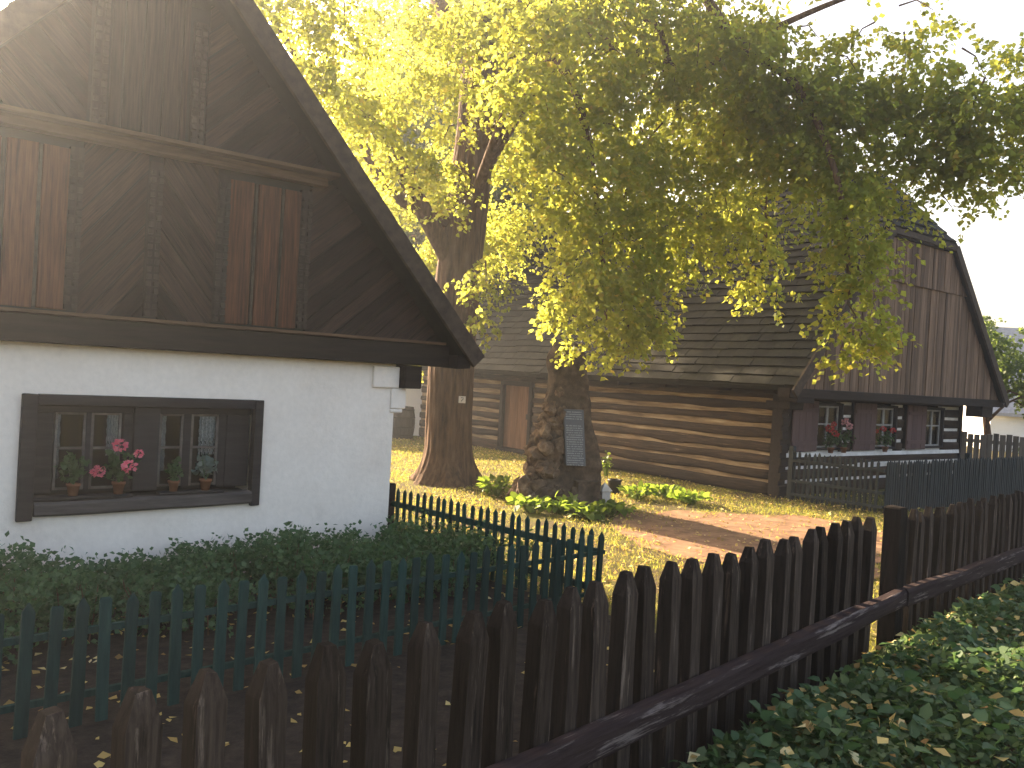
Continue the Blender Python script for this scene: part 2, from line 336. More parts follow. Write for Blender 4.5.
# ------------------------------------------------------------------ ground
def ground_mat():
    m, nt, b, out = new_mat('grass and soil'); L = nt.links.new
    tc = N(nt, 'ShaderNodeTexCoord')
    n1 = N(nt, 'ShaderNodeTexNoise', i_Scale=.7, i_Detail=8., i_Roughness=.7); L(tc.outputs['Object'], n1.inputs['Vector'])
    n2 = N(nt, 'ShaderNodeTexNoise', i_Scale=14., i_Detail=8., i_Roughness=.7); L(tc.outputs['Object'], n2.inputs['Vector'])
    g = ramp(nt, [(.3, (.060, .060, .018)), (.5, (.115, .110, .030)), (.75, (.20, .165, .055))]); L(n2.outputs[0], g.inputs[0])
    s = ramp(nt, [(.3, (.045, .030, .020)), (.7, (.12, .08, .05))]); L(n2.outputs[0], s.inputs[0])
    r = ramp(nt, [(.40, 0.), (.56, 1.)]); L(n1.outputs[0], r.inputs[0])
    mx = N(nt, 'ShaderNodeMix', data_type='RGBA'); L(r.outputs[0], mx.inputs['Factor']); L(s.outputs[0], mx.inputs['A']); L(g.outputs[0], mx.inputs['B'])
    L(mx.outputs['Result'], b.inputs['Base Color']); b.inputs['Roughness'].default_value = .95; b.inputs['Specular IOR Level'].default_value = .1
    bp = N(nt, 'ShaderNodeBump', i_Strength=.8, i_Distance=.03); L(n2.outputs[0], bp.inputs['Height']); L(bp.outputs[0], b.inputs['Normal'])
    return m
M['ground'] = ground_mat()
M['soil'] = mottled('garden soil', [(.3, (.012, .009, .007)), (.55, (.032, .023, .017)), (.8, (.065, .048, .035))], 9, 10, .95, .9, .03)
M['path'] = mottled('trodden reddish earth', [(.3, (.115, .062, .034)), (.5, (.235, .132, .074)), (.8, (.36, .225, .13))], 3.5, 12, .95, .7, .02, fine=.18)
tag(MB().add([(-400, -150, 0), (400, -150, 0), (400, 900, 0), (-400, 900, 0)], [(0, 1, 2, 3)]).build('ground', 'ground'), kind='structure')
def blob(name, pts, z, mat, jit=.12, nsub=9):
    out = []
    for i in range(len(pts)):
        a, b_ = np.array(pts[i]), np.array(pts[(i+1) % len(pts)])
        for k in range(nsub):
            p = a+(b_-a)*k/nsub; out.append((p[0]+jit*noise.noise(Vector((p[0]*1.7, p[1]*1.7, 1))), p[1]+jit*noise.noise(Vector((p[0]*1.7, p[1]*1.7, 7))), z))
    me = bpy.data.meshes.new(name); bm = bmesh.new(); vs = [bm.verts.new(p) for p in out]; bm.faces.new(vs); bmesh.ops.triangulate(bm, faces=bm.faces); bmesh.ops.recalc_face_normals(bm, faces=bm.faces); bm.to_mesh(me); bm.free()
    return link(name, me, mat)
def gq(x, y): p = gp(x, y); return (p[0], p[1])
tag(blob('garden_soil', [(-7, -1), (-1.2, -.5), (.6, 3.9), (2.3, 5.9), (1.0, 7.9), (-1.3, 10.0), (-4.2, 7.2), (-8, 4.2)], .004, 'soil', .08), kind='structure')
path_px = [(610, 512), (700, 512), (790, 516), (868, 524), (905, 545), (870, 580), (800, 610), (735, 575), (670, 555), (625, 538)]
tag(blob('path', [gq(x, y) for x, y in path_px], .008, 'path', .35, 14), kind='structure')

# ------------------------------------------------------------------ white cottage
ROT = R(90-51.6)
def house_local(origin):
    T = Matrix.Translation(origin) @ Matrix.Rotation(ROT, 4, 'Z'); return T
c0 = gp(386, 560); HW = (c0[0], c0[1], 0)
cot = thing('white_cottage', HW, 'white plastered cottage with dark boarded gable and long low window', 'cottage', ROT)
fnf = lambda u, v, d: (u, -d, v)           # gable plane: u along the front, v up, d towards the viewer
W = 5.34; RX, RZ = -W/2, 6.22; EX, EZ = .84, 2.40; SL = (RZ-EZ)/(EX-RX)
wx0, wx1, wz0, wz1 = -3.56, -1.60, .78, 1.70
b = MB(); TH = .45
o4 = [(-W, 0), (0, 0), (0, 2.2), (-W, 2.2)]; i4 = [(wx0, wz0), (wx1, wz0), (wx1, wz1), (wx0, wz1)]
vs = [(u, y, v) for y in (0, TH) for q4 in (o4, i4) for u, v in q4]
fs = [(k, (k+1) % 4, 4+(k+1) % 4, 4+k) for k in range(4)]+[(8+k, 12+k, 12+(k+1) % 4, 8+(k+1) % 4) for k in range(4)]+[(k, 8+k, 8+(k+1) % 4, (k+1) % 4) for k in range(4)]+[(4+k, 4+(k+1) % 4, 12+(k+1) % 4, 12+k) for k in range(4)]
b.add(vs, fs).build('front_wall', 'plaster', cot, .012)
b = MB(); b.box(-TH, 0, TH+.002, 12, 0, 2.2); b.box(-W, -W+TH, TH+.002, 12, 0, 2.2); b.box(-W+TH, -TH, 11.55, 12, 0, 2.2); b.build('side_wall', 'plaster', cot)
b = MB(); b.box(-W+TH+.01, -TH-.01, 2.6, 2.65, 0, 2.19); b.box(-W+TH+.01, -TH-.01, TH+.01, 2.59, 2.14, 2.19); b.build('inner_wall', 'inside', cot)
for y0, y1, nm in ((.03, .06, 'attic_lining'), (11.9, 11.95, 'rear_gable')): MB().prism([(2*RX-.72, 2.46), (.72, 2.46), (RX+.75, 5.45), (RX-.75, 5.45)], lambda u, v, d: (u, d, v), y0, y1).build(nm, 'inside', cot)
b = MB(); b.box(-.30, .03, -.035, .3, 1.93, 2.17); b.box(-.06, .13, -.03, .3, 1.70, 1.928); b.box(-.06, .10, -.02, .3, 1.655, 1.699); b.build('corbel', 'plaster', cot, .014)
b = MB(); b.box(-W-.8, .60, -.16, .16, 2.20, 2.44, .006); b.build('eave_beam', 'beam', cot, .015)
b = MB(); b.box(.045, .26, -.13, .5, 1.935, 2.195, .006); b.build('beam_end', 'beam', cot, .015)
b = MB(); b.box(-W-.7, .52, -.20, .0, 2.445, 2.475, .003); b.build('beam_moulding', 'ledge', cot, .005)
# gable boards
HIPZ = 5.75
rake = lambda z: EX-(z-EZ)/SL              # right edge of the roof at height z
def gable_region(x0, x1, z0, z1, inset=.10):
    reg = [(x0, z0), (x1, z0), (x1, z1), (x0, z1)]
    tri = [(2*RX-(EX-inset), EZ), (EX-inset, EZ), (rake(HIPZ)-inset, HIPZ), (2*RX-rake(HIPZ)+inset, HIPZ)]
    return clip(reg, tri)
b = MB()
for x0, x1, a in ((-1.13, 1.0, 40), (-2.60, -2.10, -52), (-3.28, -2.74, 52), (-6.4, -4.21, -40)):
    rg = gable_region(x0, x1, 2.48, 4.03)
    b = MB()
    if rg: planks(b, rg, R(a), .15, .016, fnf, -.025, .014, .014); b.build('herringbone_boards', 'gable%d' % a, cot)
b = MB()
for x0, x1, a in ((-2.24, 1.0, 44), (-3.10, -2.43, 90), (-6.4, -3.28, -44)):
    rg = gable_region(x0, x1, 4.13, 5.5)
    b = MB()
    if rg: planks(b, rg, R(a), .17, .016, fnf, -.025, .014, .014); b.build('upper_boards', 'gable' if a == 90 else 'gable%d' % a, cot)
b = MB()
for x in (-1.98, -1.69, -1.42): b.box(x, x+(.20 if x > -1.5 else .235), -.03, .03, 2.50, 3.90, .004)
h1 = b.build('loft_hatch', 'hatch', cot, .006); b = MB()
for x in (-1.735, -1.455): b.box(x, x+.022, -.05, .02, 2.51, 3.89, .003)  # pale strips added for the light caught along the plank edges
b.build('edge_light_strip', 'barge', h1)
b = MB()
for x in (-4.15, -3.87, -3.60): b.box(x, x+.235, -.03, .03, 2.50, 3.90, .004)
h2 = b.build('loft_hatch', 'hatch', cot, .006); b = MB()
for x in (-3.91, -3.635): b.box(x, x+.022, -.05, .02, 2.51, 3.89, .003)  # same added strips, imitating lit plank edges
b.build('edge_light_strip', 'barge', h2)
def stud_strip(xc, z0, z1, name='carved_strip'):
    b = MB(); b.box(xc-.055, xc+.055, -.045, .02, z0, z1)
    z = z0+.03; k = 0
    while z < z1-.03:
        for sx in (-1, 1):
            b.box(xc+sx*.032-.02, xc+sx*.032+.02, -.075, -.0455, z-.022, z+.022, .004)
        z += .068
    b.build(name, 'stud', cot)
for xc in (-1.19, -2.04, -2.67, -3.34, -4.21): stud_strip(xc, 2.50, 3.92)
for xc in (-2.335, -3.19): stud_strip(xc, 4.14, 5.3)
b = MB(); b.box(-4.45, -.92, -.24, .0, 4.075, 4.115, .006); b.box(-4.35, -1.0, -.12, -.002, 3.985, 4.072, .004); b.build('ledge', 'ledge', cot, .006)
# roof
YF, YB = -.34, 12.4
hipx = rake(HIPZ); th = math.atan(SL)
b = MB()
for sgn in (1, -1):
    mx_ = lambda x: x if sgn > 0 else 2*RX-x
    O = Vector((mx_(EX), YF, EZ)); V = Vector((-math.cos(th)*sgn, 0, math.sin(th))); Nn = Vector((math.sin(th)*sgn, 0, math.cos(th)))
    Ls = (EX-RX)/math.cos(th); Lh = (HIPZ-EZ)/math.sin(th)
    reg = [(0, 0), (YB-YF, 0), (YB-YF, Ls), (1.05, Ls), (0, Lh)]
    fn = lambda u, v, d: O+Vector((0, 1, 0))*u+V*v+Nn*d
    b.prism(reg, fn, -.14, -.012)
    shingles(b, O, (0, 1, 0), V, Nn, reg, .26, .2, .4)
# half hip
Vh = Vector((0, 1.05, RZ-HIPZ)); Lh2 = Vh.length; Vh.normalize(); Nh = Vector((0, -Vh.z, Vh.y))
wd = hipx-RX
regh = [(-wd, -.25), (wd, -.25), (wd*.98, 0), (0, Lh2), (-wd*.98, 0)]
regh = [(-wd, 0), (wd, 0), (0, Lh2)]
fn = lambda u, v, d: Vector((RX, YF, HIPZ))+Vector((1, 0, 0))*u+Vh*v+Nh*d
b.prism(regh, fn, -.12, -.012); shingles(b, Vector((RX, YF, HIPZ)), (1, 0, 0), Vh, Nh, regh, .26, .2, .4)
b.build('roof', 'shingle', cot)
b = MB()
for sgn in (1, -1):
    mx_ = lambda x: x if sgn > 0 else 2*RX-x
    b.bar((mx_(EX+.02), YF-.03, EZ-.12), (mx_(hipx+.02), YF-.03, HIPZ-.12), .05, .19, (0, 0, 1))
b.build('barge_board', 'barge', cot, .006)
b = MB(); b.box(2*RX-hipx, hipx, YF-.05, YF, HIPZ-.14, HIPZ-.02); b.box(2*RX-hipx, hipx, YF, .0, HIPZ-.20, HIPZ-.16); b.build('hip_fascia', 'barge', cot)
b = MB(); b.box(.602, .80, YF+.02, .05, 2.19, 2.34, .01); b.build('purlin_end', 'beam', cot, .01)
# window
win = MB(); 
win.box(-3.67, -3.55, -.05, .06, .66, 1.76, .006); win.box(-1.62, -1.53, -.052, .06, .70, 1.755, .004); win.box(-3.548, -1.622, -.055, .06, 1.665, 1.76, .006)
win.box(-3.548, -2.742, .05, .14, 1.60, 1.66); win.box(-2.512, -1.622, .05, .14, 1.60, 1.66)
win.box(-3.547, -2.743, -.07, .058, .838, .868); win.box(-2.512, -1.90, -.07, .058, .846, .872); win.box(-3.547, -1.623, .005, .3, .70, .836)
win.box(-2.74, -2.515, .01, .20, .885, 1.662, .004); win.box(-3.548, -3.40, .06, .2, .885, 1.598, .003); win.box(-1.86, -1.622, .07, .16, .885, 1.598, .003)
win.box(-2.82, -2.742, .06, .2, .885, 1.598)
win = win.build('window', 'winframe', cot, .008)
b = MB(); log(b, (-3.545, .0, .765), (-1.625, .0, .785), .17, .125, (0, 1, 0), 3.3, .014, .2); b.build('sill', 'sill', win)
b = MB()
def casement(x0, x1, z0, z1, y=.10):
    f = .022
    for a, c in ((x0, x0+f), (x1-f, x1)): b.box(a, c, y-.015, y+.015, z0, z1)
    for z in (z0, z0+(z1-z0)*.52, z1-f): b.box(x0+f+.001, x1-f-.001, y-.014, y+.014, z, z+f)
for x0, x1 in ((-3.385, -3.135), (-3.09, -2.835), (-2.495, -2.275), (-2.20, -1.935)): b = MB(); casement(x0, x1, .905, 1.60); b.build('sash', 'sash', win)
b = MB(); 
for x0, x1 in ((-3.134, -3.091), (-2.274, -2.201), (-1.934, -1.861)): MB().box(x0, x1, .08, .14, .89, 1.598).build('mullion', 'winframe', win, .004)
for x0, x1 in ((-3.385, -3.135), (-3.09, -2.835), (-2.495, -2.275), (-2.20, -1.935)): MB().box(x0+.02, x1-.02, .105, .109, .92, 1.585).build('pane', 'glass', win)
def curtain(x0, x1, z0, z1, y, mat, parent):
    b = MB(); n = 26; nz = 14
    vs = []
    for k in range(nz+1):
        for i in range(n+1):
            u = i/n; vs.append((x0+(x1-x0)*u+.004*math.sin(k*2.), y+.018*math.sin(u*math.pi*9)+.004*math.sin(u*31), z0+(z1-z0)*k/nz))
    fs = [(k*(n+1)+i, k*(n+1)+i+1, (k+1)*(n+1)+i+1, (k+1)*(n+1)+i) for k in range(nz) for i in range(n) if not ((i+k) % 2 and k < 6 and i % 3 == 0)]
    b.add(vs, fs); return b.build('curtain', mat, parent, 0, True)
for x0, x1, z0 in ((-2.95, -2.85, 1.2), (-3.375, -3.335, 1.0), (-2.48, -2.425, 1.05), (-2.11, -1.945, 1.2)): curtain(x0, x1, z0, 1.58, .128, 'lace', win)

def to_world(h, p): return house_T[h] @ Vector(p)
house_T = {'w': house_local(HW)}
# ------------------------------------------------------------------ pots
def pot(name, P, label, r, h, petals=None, leafmat='leaf_pot', spread=.13, tall=.24, nl=90, flowers=(), group='flower pots in the cottage window'):
    t = thing(name, P, label, 'flower pot', 0, group)
    b = MB(); b.lathe([(r*.68, 0), (r*.95, h*.8), (r*1.08, h*.8), (r*1.1, h), (r*.95, h), (r*.9, h*.9)], 20); b.build('pot', 'terracotta', t, 0, True)
    P_ = ball(nl, .5)*np.array([spread, spread*.6, tall*.5])+np.array([0, 0, h+tall*.45]); ax = ball(nl)+np.array([0, 0, .2])
    leaves('foliage', P_, ax, .05*rng.uniform(.7, 1.3, nl), leafmat, t, .5, shape=6)
    b = MB()
    for k in range(7):
        a = random.uniform(0, 6.28); b.tube([(0, 0, h*.85), (math.cos(a)*spread*.4, math.sin(a)*spread*.3, h+tall*.4), (math.cos(a)*spread*.7, math.sin(a)*spread*.45, h+tall*.8)], .004, 5)
    for f in flowers: b.tube([(0, 0, h*.9), (f[0]*.6, f[1], (h+f[2])*.5), f[:3]], .003, 5)
    b.build('stems', 'leaf_pot', t)
    for f in flowers:
        n = 46; p = unit(rng.normal(size=(n, 3)))*np.array([f[3], f[3], f[3]*.75])*.75+np.array(f[:3])
        leaves('flower', p, unit(p-np.array(f[:3]))+rng.normal(size=(n, 3))*.5, f[3]*.65, f[4], t, .5, shape=6)
    return t
SZ = .885
def wp(px_, y=-.03): return None
pot('potted_plant', to_world('w', (-3.235, -.015, .869)), 'flowerless green plant in terracotta pot, leftmost in the cottage window', .055, .105, spread=.13, tall=.30, nl=110)
pot('potted_geranium', to_world('w', (-2.86, -.02, .869)), 'geranium with round pink blooms in terracotta pot in cottage window', .055, .11, spread=.15, tall=.30, nl=120,
    flowers=[(-.16, -.07, .20, .055, 'petal_pink'), (.02, -.06, .45, .058, 'petal_pink'), (.12, -.07, .26, .058, 'petal_pink'), (.19, -.05, .38, .038, 'petal_pink'), ])
pot('potted_plant', to_world('w', (-2.37, -.015, .873)), 'small dark leafed plant in terracotta pot beside the window middle post', .05, .10, spread=.09, tall=.20, nl=60)
pot('potted_plant', to_world('w', (-2.07, -.015, .873)), 'grey green plant in bright orange pot, rightmost in the cottage window', .055, .105, leafmat='leaf_grey', spread=.12, tall=.24, nl=95)

# ------------------------------------------------------------------ log house
k0 = gp(776, 497); HL = (k0[0], k0[1], 0); house_T['l'] = house_local(HL)
lh = thing('log_house', HL, 'long log house with dark shingled roof and boarded half hipped gable', 'log house', ROT)
LW, LL, WT = 7.8, 13.4, .22
course = .272; zc0 = .0
zs = [.16+course*i for i in range(8)]
# long wall (x = 0 plane, faces -x) with a door
D0, D1 = 7.9, 9.05
b = MB(); c = MB()
for i, z in enumerate(zs):
    hh = .18 if i else .26
    z_ = z if i else .13
    for a, e in ((0.02, D0-.12), (D1+.12, LL)):
        if z_-.1 > 1.95: a, e = (0.02, LL)
        dz = random.uniform(-.02, .02); log(b, (WT/2-.02, a, z_+dz), (WT/2-.02, e, z_+random.uniform(-.02, .02)), WT, hh*random.uniform(.86, 1.12), (1, 0, 0), i+a, .034, .33)
for a, e in ((0.03, D0-.12), (D1+.12, LL)): c.box(.035, .12, a, e, .05, 2.2)
lw = b.build('log_wall', 'log_y', lh, 0, True); c.build('clay_joints', 'chink_y', lw)
# gable wall (y = 0 plane, faces -y), three windows
wins = [(1.27, 2.17), (3.60, 4.50), (5.93, 6.82)]; ZB, ZT = .93, 1.93
segs = [(.02, .30), (2.2, 2.65), (4.53, 4.90), (6.85, LW-.03)]
b = MB(); c = MB()
for i, z in enumerate(zs):
    z_ = z if i else .13; hh = .205 if i else .26
    if ZB < z_ < ZT:
        for a, e in segs: log(b, (a, WT/2-.02, z_), (e, WT/2-.02, z_), WT, hh, (0, 1, 0), i+20+a, .012, .3)
    else: log(b, (.02, WT/2-.02, z_), (LW-.03, WT/2-.02, z_), WT, hh, (0, 1, 0), i+30, .016, .4)
for a, e in segs: c.box(a, e, .025, .12, ZB-.01, ZT+.08)
c.box(.02, LW-.03, .025, .12, .05, ZB-.012)
gw = b.build('log_wall', 'log', lh, 0, True); c.build('clay_joints', 'chink_x', gw)
b = MB(); b.box(LW-.03, LW+.05, -.06, LL, 0, 2.2, .005); b.box(.2, LW-.1, LL-.2, LL, 0, 2.2); b.build('rear_wall', 'beam', lh)
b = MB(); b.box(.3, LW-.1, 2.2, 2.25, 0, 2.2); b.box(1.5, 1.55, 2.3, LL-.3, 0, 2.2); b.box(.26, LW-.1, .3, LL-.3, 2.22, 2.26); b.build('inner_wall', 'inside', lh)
b = MB(); b.box(-.10, .13, -.10, .14, .0, 2.15, .008)
for z in zs: b.box(-.14, .10, -.16, -.101, z-.08, z+.08, .012)
b.build('corner_post', 'beam', lh, .012)
# sill strip and beams
b = MB(); b.box(.2, LW+.02, -.045, .02, .80, .885, .008); b.box(2.9, LW-.05, -.03, .02, .60, .645, .006); b.build('whitewashed_strip', 'chink_x', lh)
b = MB(); b.box(-.75, LW+.9, -.68, -.40, 2.02, 2.20, .008); b.box(-.4, LW+.4, -.12, .16, 2.06, 2.22, .008); b.box(-.35, -.05, -.2, LL, 2.22, 2.36, .006); b.build('eave_beam', 'beam', lh, .012)
b = MB(); b.box(-.7, LW+.8, -.395, -.121, 2.205, 2.225); b.build('soffit', 'beam', lh)
for y in (1.36, 2.83, 4.32, 5.8, 7.3, 10.2, 11.7): b = MB(); b.box(-.42, .0, y-.13, y+.13, 2.07, 2.235, .008); b.build('joist_end', 'beam', lh, .01)
b = MB(); b.box(-.5, .1, -.68, -.3, 1.93, 2.018, .01); b.box(-.40, .08, -.45, .1, 1.78, 1.929, .01); b.build('bracket', 'beam', lh, .012)
b = MB(); b.box(LW-.15, LW+.45, -.6, -.2, 1.75, 2.018, .01); b.build('bracket', 'beam', lh, .012)
# windows with shutters
for i, (a, e) in enumerate(wins):
    f = MB(); f.box(a-.06, a, -.05, .18, ZB, ZT); f.box(e, e+.06, -.05, .18, ZB, ZT); f.box(a+.001, e-.001, -.045, .18, ZT-.06, ZT); f.box(a+.001, e-.001, -.05, .18, ZB, ZB+.05)
    wo = f.build('window', 'winframe', lh, .006); mid = (a+e)/2
    for x0, x1 in ((a+.03, mid-.002), (mid+.002, e-.03)):
        sh = MB(); sh.box(x0, x0+.035, .02, .06, ZB+.051, ZT-.061); sh.box(x1-.035, x1, .02, .06, ZB+.051, ZT-.061)
        for zz in (ZB+.051, 1.46, ZT-.10): sh.box(x0+.036, x1-.036, .022, .058, zz, zz+.035)
        sh.build('sash', 'sash_white', wo, .003)
    MB().box(a+.002, e-.002, .05, .056, ZB+.052, ZT-.062).build('pane', 'glass', wo)
    s = MB()
    for j in range(4): s.box(a-.97+.228*j, a-.97+.228*(j+1)-.006, -.09, -.055, ZB-.02, ZT+.03, .002)
    s.box(a-.95, a-.08, -.11, -.092, ZB+.12, ZB+.2); s.box(a-.95, a-.08, -.11, -.092, ZT-.2, ZT-.12); s.build('shutter', 'shutter', wo, .004)
    curtain(a+.05, a+.36, 1.25 if i != 1 else 1.1, 1.85, .075, 'lace', wo)
# door on the long wall
f = MB(); f.box(-.06, .2, D0-.13, D0, .05, 1.98, .004); f.box(-.06, .2, D1, D1+.13, .05, 1.98, .004); f.box(-.06, .2, D0+.001, D1-.001, 1.86, 1.98, .004); f.box(-.1, .2, D0-.1, D1+.1, .0, .10)
dr = MB()
for j in range(6): dr.box(.05, .09, D0+(D1-D0)/6*j, D0+(D1-D0)/6*(j+1)-.008, .12, 1.85, .003)
do = dr.build('door', 'door', lh, .003); f.build('door_frame', 'beam', do, .01); MB().box(.02, .045, D0+.1, D0+.16, .95, 1.1).build('handle', 'iron', do)
# roof
LRX, LRZ, LEX, LEZ = LW/2, 7.34, -.75, 2.22; lth = math.atan2(LRZ-LEZ, LRX-LEX); LHZ = 5.75; GF = -.78; GY = -.62
lhx = LEX+(LHZ-LEZ)/math.tan(lth)
b = MB()
for sgn in (1, -1):
    mx_ = lambda x: x if sgn > 0 else 2*LRX-x
    O = Vector((mx_(LEX), GF, LEZ)); V = Vector((math.cos(lth)*sgn, 0, math.sin(lth))); Nn = Vector((-math.sin(lth)*sgn, 0, math.cos(lth)))
    Ls = (LRX-LEX)/math.cos(lth); Lh = (LHZ-LEZ)/math.sin(lth)
    reg = [(0, 0), (LL+.5-GF, 0), (LL+.5-GF, Ls), (1.15, Ls), (0, Lh)]
    fn = lambda u, v, d: O+Vector((0, 1, 0))*u+V*v+Nn*d
    b.prism(reg, fn, -.12, -.012); shingles(b, O, (0, 1, 0), V, Nn, reg, .245, .22, .55, .042, .018)
Vh = Vector((0, 1.15, LRZ-LHZ)); Lh2 = Vh.length; Vh.normalize(); Nh = Vector((0, -Vh.z, Vh.y)); wd = LRX-lhx
regh = [(-wd, 0), (wd, 0), (0, Lh2)]
fn = lambda u, v, d: Vector((LRX, GF, LHZ))+Vector((1, 0, 0))*u+Vh*v+Nh*d
b.prism(regh, fn, -.12, -.012); shingles(b, Vector((LRX, GF, LHZ)), (1, 0, 0), Vh, Nh, regh, .245, .2, .45)
b.build('roof', 'shingle', lh)
b = MB()
for sgn in (1, -1):
    mx_ = lambda x: x if sgn > 0 else 2*LRX-x
    b.bar((mx_(LEX-.05), GF-.03, LEZ-.13), (mx_(lhx), GF-.03, LHZ-.10), .05, .20, (0, 0, 1))
b.box(lhx, 2*LRX-lhx, GF-.04, GF, LHZ-.16, LHZ-.03); b.build('barge_board', 'barge', lh, .006)
b = MB(); b.box(lhx, 2*LRX-lhx, GF+.002, GY+.05, LHZ-.2, LHZ-.17); b.build('hip_soffit', 'beam', lh)
fng = lambda u, v, d: (u, GY-d, v)
tri = [(LEX+.15, 2.2), (2*LRX-LEX-.15, 2.2), (2*LRX-lhx-.12, LHZ-.02), (lhx+.12, LHZ-.02)]
b = MB()
r1 = clip([(-2, 2.12), (10, 2.12), (10, 4.66), (-2, 4.66)], tri); planks(b, r1, R(90), .115, .008, fng, -.03, .03, .012, .35)
b.build('gable_boards', 'boards', lh)
b = MB()
r2 = clip([(-2, 4.62), (10, 4.62), (10, 5.8), (-2, 5.8)], tri); planks(b, r2, R(90), .115, .008, fng, .045, .075, .012, .35)
b.build('upper_gable_boards', 'boards', lh)

def wflower(x, z, label, fl, name='window_geranium'):
    pot(name, to_world('l', (x, -.16, z)), label, .07, .12, spread=.22, tall=.42, nl=130, flowers=fl, group='geraniums at the log house windows')
wflower(1.62, ZB-.05, 'red geranium at log house window next to the corner post', [(-.08, -.08, .52, .08, 'petal_red'), (.05, -.1, .42, .07, 'petal_red'), (.0, -.1, .62, .05, 'petal_red')])
wflower(2.12, ZB-.05, 'pale pink geranium at log house window nearest the corner post', [(-.02, -.1, .66, .085, 'petal_pale'), (.06, -.08, .58, .07, 'petal_pale')])
wflower(3.85, ZB-.05, 'red geranium below the middle window of the log house gable', [(-.1, -.08, .52, .06, 'petal_red'), (.12, -.08, .5, .06, 'petal_red'), (-.25, -.08, .46, .04, 'petal_red')])

# ------------------------------------------------------------------ fences
def stake_mesh(wx, wy, h, top, tw, seed, flat=False, tc=None):
    random.seed(seed); b = MB(); j = lambda s=.006: random.uniform(-s, s)
    ring = lambda z, a, c: [(-a+j(.003), -c+j(.003), z+j()), (a+j(.003), -c+j(.003), z+j()), (a+j(.003), c+j(.003), z+j()), (-a+j(.003), c+j(.003), z+j())]
    a, c = wx/2, wy/2
    rs = [ring(-.05, a, c), ring(h*.35, a*1.02, c), ring(h*.7, a*.98, c*1.02), ring(h-top, a, c), ring(h, a*tw, c*(tc if tc else tw if not flat else .9))]
    vs = [v for r in rs for v in r]; fs = [(i*4+k, i*4+(k+1) % 4, (i+1)*4+(k+1) % 4, (i+1)*4+k) for i in range(len(rs)-1) for k in range(4)]+[(3, 2, 1, 0), tuple(len(rs)*4-4+k for k in range(4))]
    b.add(vs, fs)
    me = bpy.data.meshes.new('picket'); me.from_pydata(b.v, [], b.f); me.update()
    bm = bmesh.new(); bm.from_mesh(me); bmesh.ops.recalc_face_normals(bm, faces=bm.faces); bmesh.ops.bevel(bm, geom=[e for e in bm.edges], offset=.0022, segments=1, affect='EDGES'); bm.to_mesh(me); bm.free()
    return me
def pickets(parent, meshes, mat, P0, d, ss, lean=.016, dz=.012, off=0.):
    ang = math.atan2(d[1], d[0])
    for i, s in enumerate(ss):
        o = link('picket', meshes[(i*5+i//4) % len(meshes) if len(meshes) > 2 else i % 2], mat, parent)
        o.location = (P0[0]+d[0]*s-d[1]*off, P0[1]+d[1]*s+d[0]*off, random.uniform(-dz, dz)); o.rotation_euler = (random.gauss(0, lean), random.gauss(0, lean), ang+random.gauss(0, .03))
# brown fence
P0 = Vector((3.157, 7.05, 0)); dl = Vector((-.66776, -.74437)); dr_ = Vector((.7154, .6987))
bf = thing('brown_fence', (0, 0, 0), 'weathered brown picket fence with square stakes and heavy rail', 'fence')
bm_ = [stake_mesh(.104+dw, .084, 1.2+dz_, .10+dw, .36+dw*4, k, tc=.55) for k, (dz_, dw) in enumerate(((0, 0), (.012, .008), (-.018, -.01), (.006, .012), (-.012, 0), (.015, -.008), (.004, .004), (-.025, .01), (.0, -.012)))]
bm2 = [stake_mesh(.082+dw, .07, 1.17+dz_, .09, .38, 40+k, tc=.6) for k, (dz_, dw) in enumerate(((0, 0), (.012, .008), (-.018, -.008), (.006, .004), (-.012, 0), (.02, -.004)))]
random.seed(11)
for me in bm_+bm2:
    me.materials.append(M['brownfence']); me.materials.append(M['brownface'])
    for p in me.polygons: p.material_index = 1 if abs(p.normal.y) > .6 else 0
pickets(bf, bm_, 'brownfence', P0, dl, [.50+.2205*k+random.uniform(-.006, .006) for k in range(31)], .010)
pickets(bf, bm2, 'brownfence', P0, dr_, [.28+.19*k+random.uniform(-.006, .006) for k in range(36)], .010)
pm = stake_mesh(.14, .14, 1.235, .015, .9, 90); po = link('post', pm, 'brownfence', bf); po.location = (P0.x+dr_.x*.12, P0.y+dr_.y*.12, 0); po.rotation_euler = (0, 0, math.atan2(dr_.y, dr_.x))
for d, s0, s1, z in ((dl, -.1, 8., .50), (dr_, .13, 8., .50)):
    nrm = Vector((dl.y, -dl.x)) if d is dl else Vector((dr_.y, -dr_.x))
    if nrm.y > 0: nrm = -nrm
    n = 40; b = MB(); ang = math.atan2(d.y, d.x)
    # towards the camera side of the stakes
    log(b, (s0, 0, 0), (s1, 0, 0), .10, .145, (0, 1, 0), 5.5 if d is dl else 8.8, .012, .25)
    o = b.build('rail', 'brownrail', bf); q = P0+Vector((nrm.x, nrm.y, 0))*.092; o.location = (q.x, q.y, z); o.rotation_euler = (0, 0, ang)
